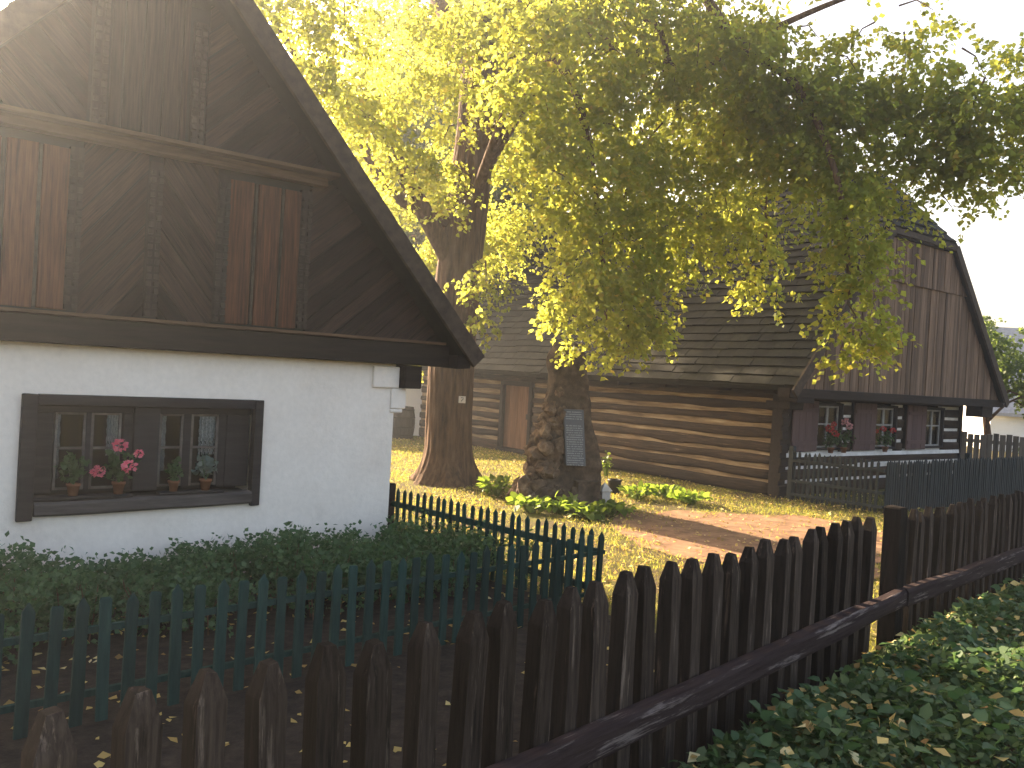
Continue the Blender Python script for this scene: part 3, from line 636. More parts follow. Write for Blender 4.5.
# green fences
gP = Vector((.90, 7.97, 0)); d1 = Vector((-.7314, -.68195)); d2 = Vector((-.71177, .70241))
gf = thing('green_fence', (0, 0, 0), 'teal green picket fence running in front of the shrub bed', 'fence')
gm = [stake_mesh(.068, .022, .74, .05, .12, 60), stake_mesh(.068, .022, .715, .012, .8, 61, True)]
random.seed(5)
pickets(gf, gm, 'greenfence', gP, d1, [.0+.1405*k for k in range(44)], .01, .012)
for z in (.17, .54):
    b = MB(); b.box(-.1, 6.4, -.014, .014, -.018, .018, .002); o = b.build('rail', 'greenfence', gf); o.location = (gP.x+d1.y*.03, gP.y-d1.x*.03, z); o.rotation_euler = (0, 0, math.atan2(d1.y, d1.x))
gs = thing('green_fence', (0, 0, 0), 'short green picket fence from the cottage corner post to the lawn', 'fence')
gm2 = [stake_mesh(.045, .022, .75, .045, .15, 70), stake_mesh(.045, .022, .745, .03, .5, 71), stake_mesh(.047, .022, .755, .045, .2, 72)]
pickets(gs, gm2, 'greenfence', gP, d2, [.10+.1175*k for k in range(26)], .010, .010)
for z in (.20, .545):
    b = MB(); b.box(0.02, 3.2, -.018, .018, -.03, .03, .002); o = b.build('rail', 'greenfence', gs); o.location = (gP.x+d2.y*.03, gP.y-d2.x*.03, z); o.rotation_euler = (0, 0, math.atan2(d2.y, d2.x))
pm = stake_mesh(.13, .13, .78, .02, .92, 91); po = link('post', pm, 'beam', gs); po.location = (gP.x+d2.x*3.24, gP.y+d2.y*3.24, 0); po.rotation_euler = (0, 0, math.atan2(d2.y, d2.x))
# dark fence in front of the log house gable
A2 = Vector((math.sin(R(51.6)), math.cos(R(51.6))))
df = thing('dark_fence', (0, 0, 0), 'dark blue green picket fence round the log house front garden', 'fence')
dm = [stake_mesh(.052, .024, .97, .05, .15, 80), stake_mesh(.055, .024, .955, .05, .2, 81), stake_mesh(.05, .024, .98, .05, .15, 82)]
q0 = Vector((5.60, 16.95)); q1 = Vector((6.86, 15.62)); dd = (q1-q0).normalized(); ln = (q1-q0).length
pickets(df, dm, 'darkgreen', q0, dd, [.06+.102*k for k in range(int(ln/.102))], .008)
pickets(df, dm, 'darkgreen', q1, A2, [.07+.088*k for k in range(78)], .008)
for P_, d, l in ((q0, dd, ln), (q1, A2, 7.0)):
    for z in (.12, .38, .78):
        b = MB(); b.box(0, l, -.018, .018, -.026, .026, .003); o = b.build('rail', 'darkgreen', df); o.location = (P_.x-d.y*(-.034 if d is dd else .034), P_.y+d.x*(-.034 if d is dd else .034), z); o.rotation_euler = (0, 0, math.atan2(d.y, d.x))
for P_ in (q0, q1+A2*3.5+Vector((-.05, .07)), q1+A2*7.0):
    o = link('post', stake_mesh(.10, .10, 1.06, .02, .8, 93), 'darkgreen', df); o.location = (P_.x, P_.y, 0); o.rotation_euler = (0, 0, ROT)

# ------------------------------------------------------------------ linden tree
tb = gp(446, 483); TX, TY = float(tb[0]), float(tb[1])
lt = thing('linden_tree', (TX, TY, 0), 'huge old linden with thick ridged trunk and sunlit drooping leaves', 'tree')
def trunk_mesh(name, pts, rad, n, parent, flare=0., ridge=.05, mat='bark'):
    rings = []; pts = [Vector(p) for p in pts]; m = 5*len(pts)
    # resample
    P_, Rr = [], []
    for i in range(len(pts)-1):
        for k in range(5):
            t = k/5; p_1 = pts[max(i-1, 0)]; a, c_ = pts[i], pts[i+1]; p_4 = pts[min(i+2, len(pts)-1)]
            P_.append(.5*((2*a)+(c_-p_1)*t+(2*p_1-5*a+4*c_-p_4)*t*t+(3*a-p_1-3*c_+p_4)*t**3)); Rr.append(rad[i]+(rad[i+1]-rad[i])*t)
    P_.append(pts[-1]); Rr.append(rad[-1])
    vs = []; pr = None
    for i, p in enumerate(P_):
        d = (P_[min(i+1, len(P_)-1)]-P_[max(i-1, 0)]).normalized()
        a = (Vector((1, 0, 0)) if pr is None else pr); a = (a-d*a.dot(d)).normalized(); pr = a; b_ = d.cross(a)
        for k in range(n):
            th_ = 2*math.pi*k/n; r = Rr[i]
            q = Vector((math.cos(th_)*2.2, math.sin(th_)*2.2, p.z*.25))
            f = 1+ridge*1.2*noise.noise(q*1.2)+ridge*noise.noise(Vector((th_*5.5, p.z*.35, 3)))*1.3+ridge*.9*noise.noise(Vector((math.cos(th_)*9, math.sin(th_)*9, p.z*1.1)))
            if flare: f += flare*max(0, 1-p.z/.75)**2*(1.0+.55*math.sin(th_*5+1.3)+.4*math.sin(th_*3))
            vs.append(p+(a*math.cos(th_)+b_*math.sin(th_))*r*f)
    fs = [(i*n+k, i*n+(k+1) % n, (i+1)*n+(k+1) % n, (i+1)*n+k) for i in range(len(P_)-1) for k in range(n)]+[tuple((len(P_)-1)*n+k for k in range(n))]
    return MB().add(vs, fs).build(name, mat, parent, 0, True)
loc = lambda x, y, D: Vector(at(x, y, D))-Vector((TX, TY, 0))
trunk_mesh('trunk', [(0, 0, -.1), (0, 0, .25), (.0, 0, .7), (-.02, 0, 1.4), (-.02, .0, 2.6), (.03, 0, 4.0), (.12, .1, 5.6), (.2, .2, 7.4), (.1, .3, 10), (-.1, .2, 13)], [.50, .47, .445, .435, .44, .43, .40, .36, .27, .1], 110, lt, .42, .055)
limbs = [
 [(.0, 0, 4.0), loc(390, 150, 15.6), loc(350, 105, 15.0), loc(300, 60, 14.2), loc(255, -10, 13.4)],
 [(.05, 0, 4.9), loc(390, 190, 16.2), loc(345, 112, 17.2), loc(320, 115, 17.6), loc(270, 110, 18)],
 [(.1, .05, 5.4), loc(520, 110, 15.4), loc(575, 40, 14.4), loc(620, -10, 14), loc(660, 30, 13.8), loc(680, 120, 13.8)],
 [(.15, .1, 6.2), loc(560, 40, 15.2), loc(690, 70, 14), loc(760, 35, 13.4), loc(840, 0, 13.0), loc(920, -25, 12.6)],
 [(.1, .05, 5.0), loc(500, 130, 15.3), loc(535, 60, 14.0), loc(575, 90, 13.0), loc(600, 230, 12.9), loc(606, 320, 12.9)],
 [(.15, .1, 7.0), loc(640, -40, 14.6), loc(740, 45, 13.4), loc(800, 90, 12.8), loc(840, 190, 12.2), loc(850, 300, 11.9)],
 [(.15, .1, 6.6), loc(560, -10, 16.2), loc(700, 60, 16), loc(760, 170, 15.2), loc(765, 260, 14.8)],
 [(.1, .2, 8.), (-1.5, 1.5, 11), (-3, 2.6, 13.5)], [(.1, .2, 8.4), (2.2, -1.0, 11), (4.2, -1.8, 13)], [(.1, .2, 7.2), (.6, -2.4, 9.8), (.8, -4.2, 12)], [(.1, .2, 7.8), (1.6, 2.2, 11), (2.8, 3.6, 13)],
]
for i, l in enumerate(limbs):
    n = len(l); r0 = (.18, .13, .12, .09, .11, .10, .10, .2, .2, .18, .18)[i]
    trunk_mesh('limb', l, [r0*(1-.9*k/(n-1))+.012 for k in range(n)], 18, lt, 0, .06)
# crown: leafy twigs round many clumps; px, py, rx, ry, D, number of twigs
clumps = [
 # back and left, behind the cottage gable
 (285, 18, 48, 34, 12.8, 100), (335, 28, 45, 34, 12.8, 100), (300, 85, 34, 30, 12.8, 80), (348, 150, 34, 30, 17.6, 90), (395, 20, 44, 36, 21, 190), (440, 20, 48, 40, 19.5, 220), (485, 30, 46, 44, 20, 240),
 (385, 90, 42, 34, 21, 170), (440, 80, 40, 32, 19.5, 150), (345, 75, 40, 26, 17.6, 90), (490, 95, 40, 40, 20, 200), (468, 145, 32, 24, 20, 110), (385, 165, 30, 24, 21, 90), (400, 215, 32, 34, 21, 120), (440, 195, 40, 30, 19.5, 140),
 (425, 262, 30, 26, 18.6, 90), (470, 235, 34, 32, 20, 120), (480, 285, 20, 16, 15.4, 24), (500, 262, 26, 28, 20.5, 90), (510, 225, 28, 34, 20.5, 110), (482, 330, 8, 16, 15.6, 10), (372, 205, 18, 22, 17.8, 36), (408, 372, 10, 8, 18, 6), (520, 165, 26, 30, 20.5, 90), (452, 225, 14, 22, 15.6, 18), (440, 170, 20, 14, 15.6, 20), (448, 110, 22, 20, 19, 36), (470, 60, 26, 26, 19, 44), (345, 120, 22, 16, 13.6, 30),
 (372, 130, 40, 36, 14.6, 85), (410, 175, 28, 28, 14.7, 55), (340, 105, 30, 24, 14.4, 50), (430, 25, 40, 34, 15, 90), (478, 35, 34, 38, 15, 100), (468, 95, 22, 22, 15.3, 30), (450, 140, 16, 16, 15.5, 16), (400, 80, 36, 28, 15, 60),
 # shaded inner crown behind the cascade
 (565, 50, 56, 50, 20, 230), (640, 50, 60, 50, 20, 260), (710, 60, 50, 50, 20, 200), (590, 130, 50, 44, 20, 190), (660, 140, 56, 44, 20, 220), (640, 200, 44, 30, 20, 120), (720, 150, 36, 40, 19.5, 110),
 (690, 70, 50, 40, 16.2, 80), (700, 140, 46, 40, 16.2, 80), (715, 205, 34, 30, 16, 60), (735, 120, 36, 44, 15.6, 90), (750, 60, 34, 40, 15.6, 80),
 # bright middle cascade
 (540, 30, 48, 42, 12.23, 130), (600, 20, 56, 40, 12.92, 150), (660, 25, 56, 42, 13.61, 150), (715, 30, 38, 48, 14.24, 110), (535, 95, 40, 40, 12.17, 110), (595, 90, 56, 44, 12.86, 160), (660, 95, 56, 46, 13.61, 160), (712, 105, 34, 50, 14.21, 100),
 (545, 160, 38, 32, 12.29, 85), (600, 165, 54, 44, 12.92, 160), (660, 170, 54, 44, 13.61, 155), (710, 175, 30, 40, 14.19, 75), (565, 215, 36, 34, 12.52, 90), (620, 225, 48, 38, 13.15, 130), (675, 230, 44, 36, 13.78, 110), (705, 245, 24, 26, 14.13, 34),
 (580, 265, 32, 30, 12.69, 75), (625, 275, 42, 34, 13.21, 105), (668, 285, 26, 26, 13.70, 42), (590, 308, 32, 26, 12.80, 66), (625, 325, 30, 26, 13.21, 64), (612, 352, 34, 16, 13.06, 42), (645, 340, 10, 16, 13.44, 14), (560, 330, 10, 14, 12.46, 10),
 # right dark masses
 (745, 45, 34, 26, 12.7, 70), (715, 60, 26, 26, 12.8, 50), (760, 95, 34, 36, 13, 110), (800, 105, 46, 34, 13., 130), (770, 125, 40, 40, 13.6, 90), (850, 95, 46, 36, 13, 110), (895, 120, 40, 34, 12.8, 95), (780, 150, 44, 34, 13.4, 95), (835, 150, 46, 34, 12.8, 110), (890, 165, 36, 26, 12.6, 60), (760, 165, 26, 24, 15.0, 38),
 (940, 105, 34, 30, 12.2, 70), (975, 120, 36, 34, 12, 90), (1010, 125, 30, 36, 12, 80), (955, 160, 36, 28, 12.2, 70), (995, 165, 28, 24, 12, 45), (905, 60, 26, 14, 12.6, 18), (925, 20, 34, 8, 12.8, 8), (860, 45, 36, 14, 13, 18), (820, 45, 30, 14, 13.4, 16), (760, 48, 30, 12, 13.5, 16), (965, 190, 26, 18, 12.1, 26), (1040, 90, 30, 40, 12, 60), (955, 212, 8, 6, 12.2, 4), (920, 186, 24, 16, 12.4, 18), (990, 70, 26, 12, 12.4, 14),
 # hanging at the right
 (835, 195, 40, 26, 12.2, 62), (858, 225, 36, 30, 12.0, 68), (850, 262, 32, 28, 11.9, 56), (852, 300, 30, 26, 11.9, 46), (850, 335, 24, 22, 11.8, 32), (852, 358, 18, 12, 11.8, 12), (880, 340, 10, 8, 11.8, 5), (882, 215, 18, 26, 12.2, 22), (815, 165, 36, 24, 12.6, 42),
 (760, 220, 30, 28, 14.4, 48), (742, 250, 24, 22, 14.4, 28), (765, 258, 22, 14, 14.4, 16), (745, 285, 14, 12, 14.4, 12), (766, 302, 14, 12, 14.2, 13), (730, 215, 20, 24, 14.2, 26), (790, 195, 26, 18, 14.2, 20),
]
allp = []
org = np.array([TX, TY, 0])
def clump_world(px_, py_, rx, ry, D, n, nl=15, size=.092, L=.55, droop=.8, dep=.9):
    c = at(px_, py_, D)-org; m = D/860
    ns = max(1, n//6); sub = ball(ns, .42)*np.array([rx*m*.82, max(rx, ry)*m*dep, ry*m*.82])
    q = sub[rng.integers(0, ns, n)]+rng.normal(size=(n, 3))*np.array([.15, .15, .12]); q[:, 2] += .12
    out = q*np.array([1, 1, .5])/max(rx*m, .2)+rng.normal(size=(n, 3))*.5*np.array([1, 1, .5])+np.array([0, 0, -.12])
    return sprays(c+q, out, L*rng.uniform(.5, 1.2, n), droop, nl, size)
twigs = MB()
for cl in clumps:
    x, y, rx, ry, D, n = cl
    allp.append(clump_world(x, y, rx, ry, D, dep=.5 if 515 < x < 725 and D < 15 else .9, n=int(n*(1.12 if x > 725 and y < 175 else .85 if x > 725 else (.95 if x < 640 else .85) if 515 < x and D < 15 else 1.0))+3, L=min(.36 if x > 725 else .42, .2+.45*min(rx, ry)*D/860)))
    c = at(x, y, D)-org; m = D/860
    for k in range(max(1, n//60)):
        e = c+ball(1)[0]*np.array([rx*m, rx*m, ry*m])*.9; s_ = c+np.array([rng.normal()*.2, rng.normal()*.2+.3, ry*m*.6+.3]); mid = (s_+e)/2+np.array([0, 0, .12])
        twigs.tube([s_, mid, e], [.016, .011, .004], 5)
# the crown above and round the frame
for (cx, cy, cz, rx, ry, rz, n) in ((-2.4, -1.0, 13.6, 3.0, 2.6, 3.0, 300), (1.2, -1.0, 13.8, 3.6, 3.6, 3.6, 520), (4.6, -2.6, 11.5, 3.4, 3.0, 2.8, 420), (.4, 2.8, 12.6, 3.2, 3.0, 3.2, 380), (0, 0, 16, 3.4, 3.4, 2.4, 380), (7.4, -3.6, 10.6, 1.8, 2, 1.2, 140)):
    q = ball(n, .4)*np.array([rx, ry, rz]); out = q/rx+rng.normal(size=(n, 3))*.5
    allp.append(sprays(np.array([cx, cy, cz])+q, out, .8*rng.uniform(.6, 1.2, n), .7, 14, .13))
Pp, Ax, Sz, Nr = [np.concatenate(a) for a in zip(*allp)]
leaves('crown', Pp, Ax, Sz, 'leaf_sun', lt, .40, Nr)
twigs.build('twigs', 'bark', lt)

# ------------------------------------------------------------------ other trees
def tree(name, base, label, h, rad, nclump, nsp, size, mat, trunk_r, seed, low=.3, group=None):
    global rng
    rng = np.random.default_rng(seed)
    t = thing(name, base, label, 'tree', 0, group)
    trunk_mesh('trunk', [(0, 0, -.1), (.05, 0, h*.2), (-.05, .05, h*.45), (.1, 0, h*.8)], [trunk_r, trunk_r*.8, trunk_r*.6, trunk_r*.15], 20, t, .3, .06)
    for k in range(6):
        a = k*1.05+seed; z0 = h*(.25+.07*k)
        trunk_mesh('limb', [(0, 0, z0), (math.cos(a)*rad*.4, math.sin(a)*rad*.4, z0+h*.12), (math.cos(a)*rad*.85, math.sin(a)*rad*.85, z0+h*.18)], [trunk_r*.4, trunk_r*.25, .02], 10, t)
    acc = []
    for k in range(nclump):
        p = ball(1, .5)[0]*np.array([rad*.8, rad*.8, h*(1-low)/2*.82])+np.array([0, 0, h*(1+low)/2]); r = rad*rng.uniform(.25, .42)
        q = ball(nsp, .4)*r*np.array([1, 1, .75]); out = q/r+rng.normal(size=(nsp, 3))*.5
        acc.append(sprays(p+q, out, rad*.14*rng.uniform(.6, 1.3, nsp), .6, 12, size))
    a, b_, c_, d_ = [np.concatenate(v) for v in zip(*acc)]
    leaves('crown', a, b_, c_, mat, t, .42, d_)
    return t
tree('background_tree', (-2.2, 32.6, 0), 'dull green tree rising behind the roof of the log house', 16.5, 5.2, 70, 80, .20, 'leaf_bg', .35, 21, .12)
tree('background_tree', (-7.0, 35.5, 0), 'tree added behind the white cottage to shade the log house', 15.5, 4.6, 44, 80, .20, 'leaf_bg', .35, 27, .1)  # mostly hidden tree, added to keep sun off the log house
tree('background_tree', (-.6, 37., 0), 'taller green tree seen between linden trunk and sunlit leaves', 13.0, 4.2, 30, 75, .20, 'leaf_bg', .35, 22, .12)
p = at(986, 440, 25); tree('fruit_tree', (p[0], p[1], 0), 'small pale leafed fruit tree beyond the log house gable', 4.9, 1.5, 16, 36, .10, 'leaf_bg', .13, 23, .36)
p = at(1045, 440, 24); tree('fruit_tree', (p[0], p[1], 0), 'bushy tree half cut by the right edge of the photo', 3.9, 1.25, 16, 36, .10, 'leaf_bg', .12, 25, .12)

# ------------------------------------------------------------------ monument
mo = gp(560, 503); mon = thing('stone_monument', (mo[0], mo[1], 0), 'rough brown stone obelisk with grey inscribed plaque and piled clinker', 'monument', R(14))
b = MB(); n = 44; rings = 34; vs = []
for i in range(rings+1):
    t = i/rings; z = 2.76*t
    wx_ = .64*(1-t)+.29*t+.05*math.sin(t*7); wy_ = .42*(1-t)+.2*t
    if t > .93: wx_ *= 1-(t-.93)*5; wy_ *= 1-(t-.93)*5
    cx = .13-.17*t
    for k in range(n):
        th_ = 2*math.pi*k/n; cc, ss = math.cos(th_), math.sin(th_); e = .62
        x = math.copysign(abs(cc)**e, cc)*wx_; y = math.copysign(abs(ss)**e, ss)*wy_
        q = Vector((x*3, y*3, z*2.2)); d = .085*noise.noise(q)+.05*noise.noise(q*2.4)+.05*round(noise.noise(Vector((x*2.2, y*2.2, z*1.6)))*3)/3
        vs.append((cx+x*(1+d*1.6), y*(1+d*1.6), z+.05*noise.noise(q*1.3+Vector((5, 0, 0)))))
fs = [(i*n+k, i*n+(k+1) % n, (i+1)*n+(k+1) % n, (i+1)*n+k) for i in range(rings) for k in range(n)]+[tuple(rings*n+k for k in range(n))]
b.add(vs, fs); b.build('shaft', 'rock', mon)
b = MB(); random.seed(3)
for k in range(190):
    t = random.random()**1.4; z = .02+1.95*t; wid = .70*(1-t)+.15
    x = -.16-random.random()*wid*.80+.06*t; y = random.uniform(-.46, .22)*(1-t*.5)-.03; r = random.uniform(.06, .15)*(1.15-.5*t)
    b.rock((x, y, z), (r*random.uniform(.8, 1.3), r, r*random.uniform(.7, 1.5)), .55, k, 2, 2.2)
b.build('clinker_pile', 'clinker', mon)
b = MB()
for k in range(7):
    b.rock((-.5+.15*k+random.uniform(-.04, .04), -.50+random.uniform(-.06, .06), .16), (.16, .14, .18), .4, 200+k, 2, 2.0)
b.build('plinth_stones', 'rock', mon)
b = MB(); b.box(.10, .50, -.62, -.30, -.02, .46, .012); b.build('plinth', 'rock', mon, .02)
pl = MB(); pw, ph = .35, .93
def pq(u, v, d): return Vector((-.10+u-.06*v, -.515+.115*v-d, .70+v))
pl.prism([(0, 0), (pw, 0), (pw, ph), (0, ph)], pq, -.12, .0); pl = pl.build('plaque', 'plaque', mon, .006)
b = MB(); random.seed(9)
for k in range(24):
    v = ph-.05-k*.038; u = .03+(0.05*random.random() if k % 5 == 0 else 0)
    if k in (4, 5): continue
    while u < pw-.05:
        l = random.uniform(.008, .022)
        b.prism([(u, v), (u+l, v), (u+l, v+random.uniform(.013, .021)), (u, v+.018)], pq, -.001, .004)
        u += l+random.choice((.005, .005, .006, .016))
b.build('lettering', 'letter', pl)
# lantern and pot at the foot
lp = gp(601, 506); t = thing('grave_lantern', (lp[0]+.02, lp[1]-.25, 0), 'small pale stone lantern with pointed top at the monument foot', 'lantern', R(20))
b = MB(); b.box(-.10, .10, -.10, .10, 0, .06); b.box(-.075, .075, -.075, .075, .061, .30); b.build('body', 'stone_pale', t, .008)
b = MB(); b.add([(-.10, -.10, .301), (.10, -.10, .301), (.10, .10, .301), (-.10, .10, .301), (0, 0, .44)], [(3, 2, 1, 0), (0, 1, 4), (1, 2, 4), (2, 3, 4), (3, 0, 4)]); b.build('cap', 'stone_pale', t)
lp = gp(614, 494); t = thing('garden_pot', (lp[0], lp[1], 0), 'dark round pot among leaves right of the pale lantern', 'pot')
b = MB(); b.lathe([(.09, 0), (.13, .12), (.12, .24), (.135, .25), (.135, .28), (.10, .28), (.09, .15)], 20); b.build('body', 'iron', t, 0, True)
# number plate on the trunk
pv = at(462, 400, TY-.5); t = thing('tree_plate', (pv[0], TY-.455, pv[2]-.06), 'small pale plate with a dark mark on the linden trunk', 'sign', R(8))
MB().box(-.065, .065, -.006, .006, 0, .13).build('plate', 'plate', t, .003)
b = MB(); b.tube([(-.025, -.008, .10), (.02, -.008, .10), (.015, -.008, .07), (-.01, -.008, .05), (-.015, -.008, .03)], .007, 6); b.build('mark', 'ink', t)

# ------------------------------------------------------------------ far buildings, barrel, plank fence
def cottage(name, loc_, rz, label, wx_, wy_, hz, rzz, roofm):
    t = thing(name, loc_, label, 'cottage', rz)
    MB().box(0, wx_, 0, wy_, 0, hz).build('wall', 'paleplaster', t)
    b = MB(); ov = .4
    for sgn in (0, 1):
        y0 = -ov if sgn == 0 else wy_+ov; b.add([(-ov, y0, hz-.2), (wx_+ov, y0, hz-.2), (wx_+ov, wy_/2, rzz), (-ov, wy_/2, rzz), (-ov, y0, hz-.05), (wx_+ov, y0, hz-.05), (wx_+ov, wy_/2, rzz+.15), (-ov, wy_/2, rzz+.15)], [(0, 1, 2, 3), (7, 6, 5, 4), (0, 4, 5, 1), (1, 5, 6, 2), (3, 2, 6, 7), (0, 3, 7, 4)])
    rf = b.build('roof', roofm, t); MB().box(wx_*.6, wx_*.6+.6, wy_*.45, wy_*.45+.6, rzz-.7, rzz+.8).build('chimney', 'paleplaster', rf)
    b = MB()
    for x in (.08, 0, 0): b.add([(x, .05, hz), (x, wy_-.05, hz), (x, wy_/2, rzz-.1)], [(0, 1, 2)]) if x else None
    b.add([(wx_-.08, .05, hz), (wx_-.08, wy_-.05, hz), (wx_-.08, wy_/2, rzz-.1)], [(0, 1, 2)])
    b.build('gable', 'paleplaster', t)
    f = MB(); f.box(wx_*.3, wx_*.3+.9, -.03, .05, hz*.4, hz*.4+.9); wn = f.build('window', 'winframe', t); MB().box(wx_*.3+.08, wx_*.3+.82, -.04, -.031, hz*.4+.08, hz*.4+.82).build('pane', 'inside', wn)
    return t
cottage('white_outbuilding', (-8.15, 28.0, 0), R(0), 'white walled outbuilding behind the barrel and linden trunk', 5.4, 3.6, 2.5, 4.6, 'shingle')
p = at(990, 430, 38); cottage('white_house', (p[0], p[1], 0), R(-6), 'white house with pale grey roof far beyond the fences', 12, 7, 1.75, 5.6, 'greyroof')
bp_ = gp(402, 439); t = thing('barrel', (bp_[0], bp_[1], 0), 'dark wooden barrel before the white outbuilding wall', 'barrel')
MB().lathe([(.31, 0), (.355, .25), (.37, .5), (.355, .75), (.31, 1.0), (.28, 1.0), (.28, .95)], 26).build('staves', 'barrel', t, 0, False)
for z, r_ in ((.12, .338), (.35, .37), (.65, .37), (.88, .338)): MB().lathe([(r_, z), (r_, z+.045)], 26).build('hoop', 'iron', t, 0, True)
p0_, p1_ = at(955, 440, 23), at(1100, 440, 21); pf = thing('plank_fence', (p0_[0], p0_[1], 0), 'grey vertical plank fence behind the dark garden fence', 'fence', math.atan2(p1_[1]-p0_[1], p1_[0]-p0_[0]))
b = MB(); x = 0; Lf = math.hypot(p1_[0]-p0_[0], p1_[1]-p0_[1])
while x < Lf: b.box(x, x+.135, -.012, .012, .05, 1.30+random.uniform(-.03, .03), .003); x += .15
b.build('planks', 'plank', pf)
for z in (.3, 1.05): MB().box(0, Lf, .015, .06, z, z+.09).build('rail', 'plank', pf)

# ------------------------------------------------------------------ shrub bed, broad leaved plants, ground cover, grass, litter
rng = np.random.default_rng(3)
hb = thing('shrub_bed', HW, 'bed of low dark green shrubs along the white cottage wall', 'shrubs', ROT)
n = 420; hx = rng.uniform(-6.6, .75, n); hy = rng.uniform(-1.75, -.18, n)
hh = .45+.10*np.array([noise.noise(Vector((x*1.1, y*1.1, 2))) for x, y in zip(hx, hy)])*2+.08*np.sin(hx*3)-.03*np.maximum(0, -hx-3.2)
acc = []
for x, y, h in zip(hx, hy, hh):
    h = max(.16, h*(1-.25*abs(y+1.)))
    q = ball(11, .5)*np.array([.16, .16, h*.45])+np.array([x, y, h*.55]); o_ = q-np.array([x, y, h*.2])
    acc.append(sprays(q, o_+rng.normal(size=q.shape)*.1+np.array([0, 0, .08]), .16, .12, 9, .052))
a, b_, c_, d_ = [np.concatenate(v) for v in zip(*acc)]; b_[:, 2] += .35
leaves('foliage', a, b_, c_, 'leaf_hedge', hb, .36, d_)
b = MB()
for x, y, h in list(zip(hx, hy, hh))[::2]: b.tube([(x, y, -.02), (x+random.uniform(-.05, .05), y, h*.4), (x+random.uniform(-.12, .12), y+random.uniform(-.1, .1), h*.9)], [.008, .006, .003], 5)
b.build('stems', 'bark', hb)
def broad(P_, label, r, h, n, size=.13, rot=0.):
    t = thing('broadleaf_plant', P_, label, 'plant', rot, 'leafy plants round the monument')
    q = ball(n, .5)*np.array([r, r, h*.5]); q[:, 2] = np.abs(q[:, 2])+h*.35; ax = q*np.array([1, 1, 0])/r+rng.normal(size=(n, 3))*.5+np.array([0, 0, .15])
    leaves('foliage', q, ax, size*rng.uniform(.6, 1.25, n), 'leaf_broad', t, .42, np.array([0, 0, 1.])+rng.normal(size=(n, 3))*.45, 6)
    b = MB()
    for k in range(0, n, 2): b.tube([(q[k, 0]*.15, q[k, 1]*.15, -.01), (q[k, 0]*.6, q[k, 1]*.6, q[k, 2]*.7), q[k]], [.006, .005, .003], 4)
    b.build('stems', 'leaf_broad', t)
spots = [(495, 497, .36, .42, 'pale sunlit leafy plant left of the monument, touching the clinker'), (530, 512, .36, .30, 'broad leafed plant before the clinker pile, behind the green fence'), (562, 514, .40, .30, 'broad leafed plant in front of the monument plinth'),
 (588, 519, .30, .24, 'low leafy plant nearest the end of the short green fence'), (612, 516, .34, .26, 'leafy plant directly in front of the pale lantern'), (638, 499, .34, .28, 'leafy plant between dark pot and bare path'),
 (664, 498, .36, .28, 'leafy plant in the middle of the row before the log wall'), (690, 504, .36, .26, 'leafy plant at the right end beside the reddish path'), (606, 478, .12, .75, 'tall thin sprig standing at the right side of the monument')]
for x, y, r, h, lab in spots: broad(tuple(gp(x, y)), lab, r, h, 90 if r > .2 else 34, .13 if r > .2 else .09)
# ground cover outside the brown fence
def side_of(P_, d, q): return (q[:, 0]-P_[0])*d[1]-(q[:, 1]-P_[1])*d[0]
n = 150000; q = np.stack([rng.uniform(.2, 9.5, n), rng.uniform(3.2, 13, n), np.zeros(n)], 1)
dl2 = -dl; nl_ = Vector((dl2.y, -dl2.x))
s1 = (q[:, 0]-P0.x)*nl_.x+(q[:, 1]-P0.y)*nl_.y; nr_ = Vector((dr_.y, -dr_.x)); s2 = (q[:, 0]-P0.x)*nr_.x+(q[:, 1]-P0.y)*nr_.y
u = q[:, 0]/q[:, 1]; al = (q[:, 0]-P0.x)*dr_.x+(q[:, 1]-P0.y)*dr_.y
ss_ = np.where(al < 0, s1, s2)
keep = (ss_ > .13) & (u < .75) & (ss_ < 4.5) & (q[:, 1] < 12.5); q = q[keep]; ss_ = ss_[keep]; n = len(q)
hgt = np.clip((ss_+.02)*1.0, .08, .31)*(1+.5*np.array([noise.noise(Vector((x*1.6, y*1.6, 0))) for x, y in q[:, :2]]))
q[:, 2] = hgt*rng.random(n)**.4
tag(leaves('ground_cover', q, rng.normal(size=(n, 3))*np.array([1, 1, .45])+np.array([0, 0, .35]), .060*rng.uniform(.4, 1.45, n), 'leaf_cover', None, .36, np.array([0, 0, 1.])+rng.normal(size=(n, 3))*.65, 6), 'dense low green ground cover outside the brown fence', 'ground cover', kind='stuff')
j2 = rng.choice(n, 1500); q2 = q[j2].copy(); q2[:, 2] = hgt[j2]+rng.uniform(-.03, .05, 1500)
tag(leaves('ground_cover', q2, rng.normal(size=(1500, 3))*np.array([1, 1, .4])+np.array([0, 0, .2]), .085*rng.uniform(.6, 1.3, 1500), 'leaf_hedge', None, .42, np.array([0, 0, 1.])+rng.normal(size=(1500, 3))*.5, 6), 'larger lobed leaves poking out of the ground cover', 'ground cover', kind='stuff')
i = rng.choice(n, 520); qq = q[i].copy(); qq[:, 2] = hgt[i]+.012
lt2 = leaves('fallen_leaves', qq, rng.normal(size=(520, 3))*np.array([1, 1, .3]), .085*rng.uniform(.5, 1.3, 520), 'leaf_dry', None, .36, np.array([0, 0, 1.])+rng.normal(size=(520, 3))*.5)
tag(lt2, 'scattered yellow dry leaves lying on the ground cover', 'fallen leaves', kind='stuff')
